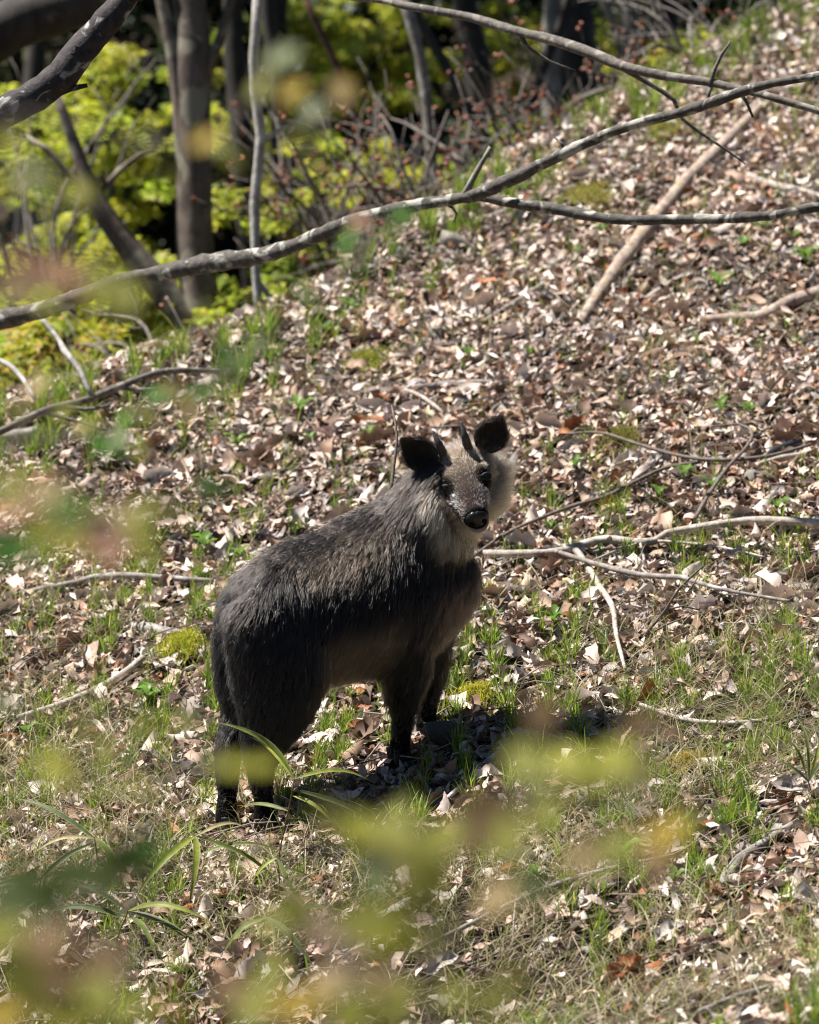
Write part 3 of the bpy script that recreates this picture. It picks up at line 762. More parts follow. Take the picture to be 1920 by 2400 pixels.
def add_spray(bag, c, rx, ry, rz, n, size_, col, tilt_=0.35, spread=0.18, two=None):
    """leaves hung in a flattened layered cloud"""
    u = rng.normal(0, 1, (n, 3)); u = nrm(u) * (rng.random((n, 1)) ** 0.45)
    p = c + u * np.array([rx, ry, rz]); p[:, 2] -= 0.18 * (u[:, 0] ** 2 + u[:, 1] ** 2) * rx
    F = frames(np.tile([0, -0.12, 1.0], (n, 1)), rng.uniform(0, 2 * np.pi, n), np.concatenate([rng.normal(0, tilt_, (n, 2)), np.zeros((n, 1))], 1))
    s = size_ * rng.uniform(0.6, 1.25, n)
    # five pointed fan: kite with notched sides
    T = np.array([[0, 0, 0], [0.25, -0.42, -0.04], [0.45, -0.16, 0.02], [0.95, 0, -0.10], [0.45, 0.16, 0.02], [0.25, 0.42, -0.04]])
    V = np.einsum('nij,vj->nvi', F, T) * s[:, None, None] + p[:, None]
    tr = np.array([[0, 1, 2], [0, 2, 3], [0, 3, 4], [0, 4, 5]])
    off = (np.arange(n) * 6)[:, None, None]
    cc = np.tile(col, (n, 1)) * rng.uniform(1 - spread, 1 + spread, (n, 1))
    if two is not None:
        m_ = rng.random(n) < two[1]; cc[m_] = np.array(two[0]) * rng.uniform(0.8, 1.2, (m_.sum(), 1))
    bag.add(V.reshape(-1, 3), None, (tr[None] + off).reshape(-1, 3), np.repeat(cc, 6, 0))

tree('forked_tree', 'grey brown multi stemmed tree with a leaning second trunk behind the crest',
     [([(492, 850), (478, 750), (462, 640), (455, 500), (455, 350), (450, 200), (450, 80), (445, -90)], [56, 50, 46, 42, 42, 46, 44, 40]),
      ([(452, 480), (432, 380), (422, 250), (405, 120), (378, -10), (360, -100)], [20, 20, 18, 17, 16]),
      ([(445, 260), (432, 190), (428, 120), (415, 0), (405, -90)], [16, 15, 13, 12]),
      ([(475, 190), (500, 130), (522, 75), (545, -15), (560, -90)], [13, 12, 11, 9]),
      ([(485, 850), (430, 745), (350, 640), (270, 540), (215, 450), (190, 380), (165, 310), (130, 215)], [40, 36, 34, 28, 24, 16, 14, 10]),
      ([(225, 465), (170, 420), (110, 350), (60, 320)], [11, 9, 6]), ([(225, 462), (280, 400), (330, 360), (365, 350)], [9, 7, 4])], M['trunk'], 19.6, seed=3,
     crown=dict(rise=3.0, r=1.6, n=5, leaves=50))
tree('sapling', 'slender white barked sapling beside the forked tree',
     [([(616, 800), (607, 720), (600, 640), (599, 560), (597, 480), (604, 400), (612, 320), (600, 230), (595, 130), (600, 60), (606, -60)], [12, 12, 13, 12, 12, 11])], M['white_stem'], 17.6,
     limbs=[([(613, 333), (655, 305), (690, 290), (722, 272)], [7, 6, 3]), ([(604, 660), (640, 705), (680, 745), (705, 770)], [7, 6, 5])], seed=8)
tree('slim_tree', 'thin pale grey stem left of the dark brown trunk', [([(1018, 520), (1015, 420), (1008, 320), (998, 220), (985, 130), (960, 40), (930, -60)], [15, 15, 14, 13])], M['pale_trunk'], 20.5, seed=9)
tree('slim_tree', 'leaning reddish stem among the lime green leaves', [([(850, 330), (820, 240), (795, 170), (760, 90), (735, 40), (700, -60)], [9, 9, 8])], M['red_stem'], 21.5, seed=10)
def dk(label, pts, rad, d, mat='dark_trunk', seed=0, r=1.8):
    tree('forest_tree', label, [(pts, rad)], M[mat], d, seed=seed, crown=dict(rise=4.0, r=r, n=9, leaves=420 if pts[0][0] < 900 else 90), group='trunks in the gully')
dk('dark brown straight trunk between the thin pale stem and paired trunks', [(1150, 620), (1140, 420), (1128, 300), (1115, 130), (1088, -60)], [38, 35, 33, 31], 24.5, seed=11)
dk('dark trunk standing close beside a grey trunk', [(1415, 480), (1395, 330), (1372, 200), (1356, 100), (1345, -60)], [46, 44, 42, 40], 25.5, seed=12)
dk('grey trunk standing close beside a dark trunk', [(1300, 480), (1296, 300), (1292, 150), (1300, 0), (1310, -60)], [26, 26, 25, 24], 24.0, 'pale_trunk', 13)
dk('blackish trunk nearest the grassy crest', [(1545, 400), (1543, 250), (1548, 120), (1560, -60)], [36, 36, 34], 23.5, seed=14)
dk('pale blotched trunk beside the blackish trunk', [(1465, 420), (1468, 250), (1475, 90), (1480, -60)], [22, 22, 20], 26.5, 'pale_trunk', 15)
dk('dark trunk just behind the white barked sapling', [(668, 420), (660, 250), (652, 120), (655, -60)], [30, 28, 26], 26.5, seed=16)
dk('narrow dark trunk between the forked tree and the white sapling', [(575, 420), (562, 250), (548, 120), (540, -60)], [28, 26, 24], 25.0, seed=17)
dk('dim trunk hidden behind the corner limbs', [(60, 520), (70, 300), (85, 120), (90, -60)], [26, 26, 24], 27.5, seed=18)
dk('brown trunk in the twig tangle behind the bough', [(735, 760), (722, 640), (700, 500), (680, 380), (660, 280), (640, 120), (630, -60)], [20, 19, 18, 17], 23.0, seed=19, r=1.2)
tree('leaning_stem', 'grey stem leaning towards the crest from the gully', [([(1590, 330), (1560, 250), (1500, 150), (1440, 60), (1390, -60)], [10, 10, 9])], M['pale_trunk'], 21.0, seed=20)
tree('leaning_stem', 'dark stem crossing behind the slender upper branch', [([(1190, 420), (1225, 330), (1260, 190), (1310, 70), (1345, -60)], [12, 12, 11])], M['dark_trunk'], 22.5, seed=21)
tree('leaning_stem', 'grey brown stem slanting behind the thin pale stem', [([(1130, 330), (1060, 180), (990, 60), (940, -60)], [13, 12, 11])], M['dark_trunk'], 22.0, seed=22)

M['pale_twig'] = bark_mat('pale_twig_bark', (0.09, 0.075, 0.065), (0.22, 0.19, 0.17), None, 0.5, 30, bump=0.2)
LIME = np.array([0.35, 0.385, 0.03])
def maple(label, base_px, d, sprays, tint=1.0, seed=0, two=((0.42, 0.40, 0.06), 0.25)):
    """young maple: thin stem, limbs to each spray, layered leaves. sprays: pixel x, y, width, height, count"""
    b = pix(base_px[0], base_px[1], d); b[2] = hz1(b[0], b[1]) - 0.03
    root = empty('young_maple', b, label, 'tree', 'young maples in the gully')
    topy = min(s[1] for s in sprays); cxm = np.mean([s[0] for s in sprays])
    top = pix(cxm, topy, d)
    P, r_ = spline(np.array([b, b * 0.6 + top * 0.4 + rng.normal(0, 0.08, 3), top]), np.array([0.035, 0.025, 0.008]), 0.1)
    V, q, t = tube(P, r_, 7, 0.05, seed); link('trunk', mesh_np('trunk', V - b, q, t), root, M['dark_trunk'])
    lb, cb = Bag(), Bag()
    for (sx, sy, w, h, n) in sprays:
        dd = d + rng.uniform(-0.7, 0.7); c = pix(sx, sy, dd); k_ = dd / FPX
        j = np.argmin(np.abs(P[:, 2] - (c[2] - 0.25))); s0 = P[j]
        PP, r3 = spline(np.array([s0, (s0 + c) / 2 + np.array([0, 0, 0.08]), c]), np.array([0.012, 0.008, 0.003]), 0.12)
        V, q, t = tube(PP, r3, 6); lb.add(V, q, t)
        m_ = 10
        for _ in range(m_):
            off = np.array([rng.normal(0, 0.6) * w * k_, rng.uniform(-0.5, 0.5), rng.normal(0, 0.75) * h * k_])
            e = c + off
            PP, r3 = spline(np.array([c, (c + e) / 2 + np.array([0, 0, 0.03]), e]), np.array([0.005, 0.004, 0.002]), 0.15)
            V, q, t = tube(PP, r3, 5); lb.add(V, q, t)
            add_spray(cb, e, w * k_ * rng.uniform(0.25, 0.55), 0.32, h * k_ * rng.uniform(0.25, 0.6), int(n * 2.1 / m_), rng.uniform(0.042, 0.066), LIME * tint * rng.uniform(0.6, 1.15) * np.array([rng.uniform(0.8, 1.12), 1, 1]), 0.5, 0.3, two)
    tag(link('limb', lb.mesh('limb', b), root, M['dark_trunk']), kind='stuff')
    link('crown', cb.mesh('crown', b), root, M['maple'])

maple('broad lime green maple glowing behind the forked tree', (260, 700), 24.0, [(180, 250, 150, 60, 900), (320, 170, 110, 45, 600), (260, 330, 170, 55, 900), (120, 360, 120, 45, 500), (350, 420, 130, 45, 600), (200, 480, 160, 55, 700)], 1.0, 1)
maple('low lime maple filling the gully under the leaning trunk', (200, 900), 21.5, [(120, 560, 130, 45, 700), (260, 620, 130, 45, 700), (330, 700, 110, 40, 500), (200, 760, 150, 45, 800), (360, 800, 100, 35, 500), (60, 700, 90, 40, 300)], 0.95, 2)
maple('bright layered maple behind the white sapling', (800, 500), 26.5, [(760, 40, 150, 40, 800), (900, 110, 150, 45, 900), (820, 190, 150, 45, 900), (960, 220, 110, 40, 600), (720, 250, 110, 40, 500), (1020, 60, 110, 40, 600), (1010, 160, 100, 35, 500)], 1.1, 3)
maple('lime maple sprays between the dark trunks', (1200, 600), 27.0, [(1190, 40, 90, 40, 450), (1200, 150, 70, 40, 300), (1240, 250, 70, 35, 250), (1430, 60, 60, 50, 250), (1440, 250, 60, 40, 220)], 0.9, 4)
maple('small lime maple low behind the bough', (680, 860), 20.0, [(560, 480, 80, 40, 350), (680, 620, 90, 35, 350), (560, 700, 90, 35, 400), (700, 720, 80, 30, 350), (660, 800, 90, 30, 350), (800, 660, 70, 25, 250)], 0.85, 5)
maple('scattered lime maple leaves under the twig tangle', (980, 700), 22.0, [(900, 420, 110, 35, 380), (1010, 400, 70, 25, 200), (880, 560, 90, 25, 250), (1180, 310, 80, 30, 250), (1100, 500, 80, 25, 200), (1000, 560, 90, 25, 220), (780, 380, 90, 35, 300)], 0.85, 6)
maple('patchy lime maple against the grassy crest', (1380, 560), 20.5, [(1430, 280, 60, 35, 240), (1290, 400, 70, 30, 250), (1380, 450, 55, 20, 180), (1180, 550, 70, 20, 200), (1520, 160, 60, 45, 200), (1620, 110, 60, 35, 160)], 0.75, 7)
maple('yellowish maple at the foot of the leaning trunk', (120, 960), 18.5, [(80, 800, 100, 35, 400), (260, 850, 100, 30, 450), (60, 900, 80, 25, 250), (400, 860, 70, 22, 250), (180, 920, 90, 22, 300)], 0.85, 8, ((0.4, 0.28, 0.06), 0.35))
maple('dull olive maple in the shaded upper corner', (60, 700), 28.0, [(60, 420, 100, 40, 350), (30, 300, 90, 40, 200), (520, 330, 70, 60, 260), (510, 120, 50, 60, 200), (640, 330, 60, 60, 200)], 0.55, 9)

def evergreen(label, px, d, w, top, bot, n, seed):
    """dark evergreen undergrowth tree: stem, limbs, sprays coloured near black to stand in for shade"""
    b = pix(px, bot, d); b[2] = hz1(b[0], b[1]) - 0.05
    root = empty('backdrop_evergreen', b, label, 'tree', 'evergreens added as dark backdrop for the shaded gully')
    k_ = d / FPX; tp = pix(px, top, d)
    P, r_ = spline(np.array([b, (b + tp) / 2, tp]), np.array([0.07, 0.05, 0.015]), 0.2)
    V, q, t = tube(P, r_, 7, 0.05, seed); link('trunk', mesh_np('trunk', V - b, q, t), root, M['dark_trunk'])
    lb, cb = Bag(), Bag()
    for i in range(26):
        f = rng.random(); a = rng.uniform(0, 2 * np.pi); rr = w * k_ * rng.uniform(0.25, 1.0) * (1.05 - 0.5 * f)
        s0 = P[int(f * (len(P) - 1))]; e = s0 + np.array([math.cos(a) * rr, math.sin(a) * rr * 0.6, -0.12 * rr])
        PP, r3 = spline(np.array([s0, (s0 + e) / 2, e]), np.array([0.012, 0.008, 0.003]), 0.2)
        V, q, t = tube(PP, r3, 5); lb.add(V, q, t)
        add_spray(cb, e, 0.42, 0.42, 0.24, n // 26, 0.10, np.array([0.018, 0.034, 0.012]), 0.6, 0.35)  # near-black leaf colour stands in for the shaded forest floor
    tag(link('limb', lb.mesh('limb', b), root, M['dark_trunk']), kind='stuff'); link('crown', cb.mesh('crown', b), root, M['canopy'])
for i, (lab, x_, w_, t_) in enumerate([('dark evergreen filling the upper left corner behind the limbs', 40, 330, -260), ('dark evergreen added for shaded floor behind the forked tree', 400, 330, -200), ('dark evergreen added for shaded floor behind the white sapling', 720, 320, -260),
        ('dark evergreen added for shaded floor behind the thin pale stem', 1020, 320, -220), ('dark evergreen added for shaded floor between the paired trunks', 1330, 320, -260), ('dark evergreen added for shaded floor behind the grassy crest', 1640, 320, -300), ('dark evergreen at the foot of the crest\'s far end', 1900, 300, -320), ('dark evergreen added for shaded floor between the corner limb and the forked tree', 220, 260, -280), ('dark evergreen added for shaded floor between the forked tree and the white sapling', 560, 260, -280), ('dark evergreen added for shaded floor behind the reddish stem', 870, 260, -280)]):
    evergreen(lab, x_, 30.5 + (i % 3) * 1.1, w_, t_, 700, 5200, 60 + i)

def bare_shrub(label, bpx, bpy_, d, n, spread_px, h_px, seed, budden=1.0):
    rg = np.random.default_rng(seed)
    b = pix(bpx, bpy_, d); b[2] = hz1(b[0], b[1]) - 0.03
    root = empty('budding_shrub', b, label, 'shrub', 'budding shrubs behind the crest')
    k_ = d / FPX; tb, bb = Bag(), Bag()
    centre = pix(bpx, bpy_, d)
    for i in range(n):
        e = centre + np.array([rg.uniform(-1, 1) * spread_px * k_, rg.uniform(-0.8, 0.8), rg.uniform(-0.25, 1.0) * h_px * k_])
        s = b + (centre - b) * rg.uniform(0.2, 0.9) + rg.normal(0, 0.05, 3)
        mid = (s + e) / 2 + np.array([rg.normal(0, 0.08), 0, rg.uniform(0.0, 0.14)])
        P, r_ = spline(np.array([s, mid, e, e + (e - mid) * 0.5 + np.array([0, 0, -0.05])]), np.array([0.009, 0.007, 0.0045, 0.002]) * rg.uniform(0.6, 1.6), 0.06)
        V, q, t = tube(P, r_, 5); tb.add(V, q, t)
        for _ in range(5):
            j = rg.integers(len(P) // 3, len(P)); a = rg.uniform(-0.7, 0.7)
            dirv = nrm(P[-1] - P[0]) + np.array([rg.normal(0, 0.5), rg.normal(0, 0.5), rg.normal(0.1, 0.35)])
            L = rg.uniform(0.08, 0.28); pe = P[j] + nrm(dirv) * L
            V, q, t = tube(np.array([P[j], (P[j] + pe) / 2 + rg.normal(0, 0.012, 3), pe]), [0.0035, 0.0025, 0.0015], 5); tb.add(V, q, t)
            if rg.random() < 0.55 * budden:
                for _ in range(2):
                    o_ = pe + rg.normal(0, 0.015, 3); dv = nrm(rg.normal(0, 1, 3)) * 0.016
                    V, q, t = tube(np.array([o_ - dv, o_ - dv * 0.3, o_ + dv * 0.4, o_ + dv]), [0.002, 0.009, 0.008, 0.001], 6)
                    bb.add(V, q, t, np.array([0.30, 0.11, 0.06]) * rg.uniform(0.7, 1.4))
    tag(link('branches', tb.mesh('branches', b), root, M['pale_twig']), kind='stuff')
    if bb.n: tag(link('buds', bb.mesh('buds', b), root, M['bud']), kind='stuff')
bare_shrub('bare budding shrub tangled in front of the dark brown trunk', 1080, 560, 19.0, 64, 320, 270, 1)
bare_shrub('twiggy shrub with reddish buds behind the bough', 840, 560, 20.5, 60, 250, 240, 2)
bare_shrub('thin budding shrub before the paired trunks', 1330, 440, 20.0, 44, 220, 320, 3)
bare_shrub('sparse grey shrub twigs on the crest by the blackish trunk', 1650, 190, 19.8, 30, 240, 220, 4, 0.3)
bare_shrub('bare twigs under the corner limbs', 110, 560, 21.0, 20, 240, 320, 5, 0.2)
bare_shrub('low tangle of dead twigs at the foot of the forked tree', 380, 900, 17.5, 16, 260, 120, 6, 0.3)

# ------------------------------------------------------------------ the animal
HEAD = nrm((FEET['fore_left'] + FEET['fore_right'] - FEET['hind_left'] - FEET['hind_right']) * np.array([1, 1, 0]))
PSI = R(35)
HEAD = np.array([math.cos(PSI), math.sin(PSI), 0.0])
LEFT = np.array([-math.sin(PSI), math.cos(PSI), 0.0])
ROOT = sum(FEET.values()) / 4
def med(px, py, Y=0.0):
    """point at a pixel in the animal's upright long plane, shifted Y to its left"""
    o = ROOT + LEFT * Y
    dirv = FWD + (px - 960) / FPX * RGT + (1200 - py) / FPX * UPV
    d = ((o - CAM) @ LEFT) / (dirv @ LEFT)
    return CAM + dirv * d
UPZ = np.array([0, 0, 1.0])
serow = empty('serow', ROOT, 'shaggy dark serow with short horns standing on the slope, head turned back', 'serow')
body_parts = Bag()
STN = []       # stations for grooming: centre, radius, hair length, groom vector, tag

def sweep(stations, sides=20):
    """stations: centre, side axis*half width, up axis*half height"""
    V = []
    a = np.arange(sides) / sides * 2 * np.pi
    C = np.array([s[0] for s in stations]); S = np.array([s[1] for s in stations]); U = np.array([s[2] for s in stations])
    n = len(C); tt = np.linspace(0, n - 1, (n - 1) * 4 + 1)
    def cr(A, t):
        i = int(min(math.floor(t), n - 2)); f = t - i
        p1, p2 = A[i], A[i + 1]; p0 = A[i - 1] if i else 2 * p1 - p2; p3 = A[i + 2] if i + 2 < n else 2 * p2 - p1
        return 0.5 * (2 * p1 + (p2 - p0) * f + (2 * p0 - 5 * p1 + 4 * p2 - p3) * f * f + (3 * p1 - p0 - 3 * p2 + p3) * f ** 3)
    for t in tt:
        c, s, u = cr(C, t), cr(S, t), cr(U, t)
        V.append(c + np.cos(a)[:, None] * s + np.sin(a)[:, None] * u)
    m_ = len(tt)
    V = np.vstack(V + [C[:1], C[-1:]])
    i = np.arange(m_ - 1)[:, None] * sides; k = np.arange(sides)[None]; k2 = (k + 1) % sides
    q = np.stack([i + k, i + k2, i + sides + k2, i + sides + k], -1).reshape(-1, 4)
    b = np.arange(sides); b2 = (b + 1) % sides
    t_ = np.vstack([np.stack([np.full(sides, m_ * sides), b2, b], -1), np.stack([np.full(sides, m_ * sides + 1), (m_ - 1) * sides + b, (m_ - 1) * sides + b2], -1)])
    return V, q, t_

# trunk: top and bottom outline pixels in the long plane, half width
TR = [((560, 1420), (556, 1500), 0.05), ((574, 1378), (566, 1590), 0.125), ((612, 1330), (612, 1640), 0.165), ((672, 1293), (695, 1600), 0.182), ((745, 1265), (772, 1585), 0.19),
      ((830, 1222), (855, 1575), 0.185), ((895, 1190), (935, 1560), 0.172), ((955, 1190), (1010, 1500), 0.15), ((1022, 1225), (1068, 1430), 0.12), ((1060, 1265), (1094, 1375), 0.07)]
st = []
back = -HEAD
for (tp, bt, w) in TR:
    a, b = med(*tp), med(*bt); c = (a + b) / 2; u = (a - b) / 2
    st.append((c, LEFT * w, u)); STN.append((c, np.linalg.norm(u) * 0.9, 0.055, back * 0.75 - UPZ * 0.65, 'trunk'))
body_parts.add(*sweep(st, 28))
# head frame: faces the camera, rolled, muzzle pointing towards the viewer and down
roll = R(16.5)
E = RGT * math.cos(roll) + UPV * math.sin(roll)
Uq = UPV * math.cos(roll) - RGT * math.sin(roll)
TOW = -FWD
F_ = nrm(0.70 * TOW - 0.71 * Uq); U_ = nrm(0.71 * TOW + 0.70 * Uq)
EYE = pix(1086, 1112, 12.02)
def hp(f, n, e=0.0): return EYE + F_ * f + U_ * n + E * e
HS = [(-0.145, -0.075, 0.045, 0.045), (-0.11, -0.062, 0.074, 0.066), (-0.06, -0.056, 0.081, 0.066), (-0.015, -0.056, 0.075, 0.062), (0.03, -0.056, 0.058, 0.056), (0.07, -0.053, 0.044, 0.048), (0.105, -0.05, 0.038, 0.041), (0.132, -0.05, 0.034, 0.034), (0.146, -0.052, 0.02, 0.02)]
body_parts.add(*sweep([(hp(f, n), E * w, U_ * h) for f, n, w, h in HS], 24))
for f, n, w, h in HS: STN.append((hp(f, n), 0.05, 0.012, -F_, 'head'))
# brow ridges
for s in (-1, 1):
    body_parts.add(*sweep([(hp(-0.035, -0.020, s * 0.05), E * 0.012, U_ * 0.010), (hp(-0.02, -0.016, s * 0.052), E * 0.02, U_ * 0.016), (hp(0.0, -0.02, s * 0.05), E * 0.012, U_ * 0.010)], 12))
# neck: from shoulders to skull, and throat ruff mass
NK = [(med(905, 1330), 0.155), (med(965, 1270, -0.02), 0.145), (med(1015, 1215, -0.05), 0.125), ((med(1050, 1180, -0.08) * 0.5 + hp(-0.13, -0.09) * 0.5), 0.105), (hp(-0.115, -0.085), 0.085)]
st = []
NKD = nrm(NK[-1][0] - NK[0][0])
for i, (c, r) in enumerate(NK):
    s = nrm(np.cross(NKD, UPZ)); u = np.cross(s, NKD)
    st.append((c, s * r * 0.92, u * r)); STN.append((c, r, 0.06, -NKD * 0.6 - UPZ * 0.7, 'neck'))
body_parts.add(*sweep(st, 24))
# cheeks and throat volume under the jaw
CH = [(hp(-0.10, -0.10), 0.10, 0.075), (hp(-0.055, -0.125), 0.098, 0.065), (hp(0.0, -0.125), 0.07, 0.05), (hp(0.05, -0.10), 0.04, 0.035)]
body_parts.add(*sweep([(c, E * w, U_ * h) for c, w, h in CH], 20))
for c, w, h in CH: STN.append((c, 0.075, 0.05, -F_ * 0.7 - UPZ * 0.6, 'ruff'))

LEGS = {
 'hind_right': ([(668, 1440), (662, 1570), (645, 1680), (612, 1785), (617, 1865), (623, 1925)], [0.14, 0.122, 0.084, 0.044, 0.028, 0.033], -0.09),
 'hind_left': ([(622, 1440), (606, 1570), (586, 1665), (540, 1755), (533, 1850), (531, 1922)], [0.12, 0.105, 0.066, 0.041, 0.028, 0.033], 0.085),
 'fore_right': ([(930, 1380), (940, 1500), (948, 1585), (945, 1665), (940, 1725), (934, 1766)], [0.115, 0.085, 0.055, 0.034, 0.028, 0.034], -0.09),
 'fore_left': ([(965, 1400), (985, 1500), (999, 1570), (1002, 1630), (1000, 1670), (1000, 1700)], [0.105, 0.08, 0.052, 0.034, 0.028, 0.034], 0.075)}
leg_pts = {}
for k_, (pp, rr, Y) in LEGS.items():
    foot = FEET[k_]; W = []
    Yf = (foot - ROOT) @ LEFT
    for i, (a, b) in enumerate(pp):
        f = i / (len(pp) - 1); W.append(med(a, b, Y * (1 - f) + Yf * f))
    W.append(foot + np.array([0, 0, 0.02])); rr = rr + [0.034]
    dome = [(W[0] * 2 - W[1]) * 0.5 + W[0] * 0.5, 0.62], [(W[0] * 2 - W[1]) * 0.85 + W[0] * 0.15 - LEFT * np.sign(Y) * 0.03, 0.2]
    leg_pts[k_] = W
    st = [(c_, LEFT * rr[0] * 0.6 * m_, HEAD * rr[0] * 1.2 * m_) for c_, m_ in dome[::-1]]
    for i, (c, r) in enumerate(zip(W, rr)):
        wide = 1.2 if i < 1 else (1.15 if i < 3 else 1.0)
        st.append((c, LEFT * r * (0.62 if i < 1 else 0.85 if i < 2 else 1), HEAD * r * wide))
        STN.append((c, r, [0.045, 0.042, 0.032, 0.018, 0.013, 0.012, 0.01][i], back * 0.25 - UPZ, 'leg'))
    body_parts.add(*sweep(st, 18))
# short tail
tl = [(med(566, 1420), 0.03), (med(560, 1460), 0.03), (med(558, 1510), 0.02)]
body_parts.add(*sweep([(c, LEFT * r, HEAD * r) for c, r in tl], 12))

raw = link('body', body_parts.mesh('body', ROOT), serow)
rm = raw.modifiers.new('remesh', 'REMESH'); rm.mode = 'VOXEL'; rm.voxel_size = 0.009
sm_ = raw.modifiers.new('smooth', 'SMOOTH'); sm_.factor = 0.5; sm_.iterations = 14
bpy.context.view_layer.update()
dg = bpy.context.evaluated_depsgraph_get()
body_me = bpy.data.meshes.new_from_object(raw.evaluated_get(dg))
raw.modifiers.clear(); raw.data = body_me; body_me.name = 'body'
body_me.polygons.foreach_set('use_smooth', np.ones(len(body_me.polygons), bool))

# grooming data
bv = np.zeros(len(body_me.vertices) * 3); body_me.vertices.foreach_get('co', bv); bv = bv.reshape(-1, 3) + ROOT
body_me.calc_loop_triangles()
bt = np.zeros(len(body_me.loop_triangles) * 3, np.int32); body_me.loop_triangles.foreach_get('vertices', bt); bt = bt.reshape(-1, 3)
bn = np.zeros(len(bv) * 3); body_me.vertices.foreach_get('normal', bn); bn = bn.reshape(-1, 3)
SC = np.array([s[0] for s in STN]); SR = np.array([s[1] for s in STN]); SL = np.array([s[2] for s in STN]); SG = np.array([nrm(s[3]) for s in STN])
STG = np.array([{'trunk': 0, 'neck': 1, 'head': 2, 'ruff': 3, 'leg': 4}[s[4]] for s in STN])
trunk_c = SC[:len(TR)]; trunk_u = np.array([(med(*a) - med(*b)) / 2 for a, b, w in TR])

def groom(P):
    d = np.linalg.norm(P[:, None] - SC[None], axis=2) / SR[None]
    w = 1 / (d ** 4 + 1e-3); w /= w.sum(1, keepdims=True)
    L = w @ SL; G = nrm(w @ SG)
    tagw = np.stack([w[:, STG == k].sum(1) for k in range(5)], 1)
    return L, G, tagw

def vsm(a, b, x):
    t = np.clip((x - a) / (b - a), 0, 1); return t * t * (3 - 2 * t)

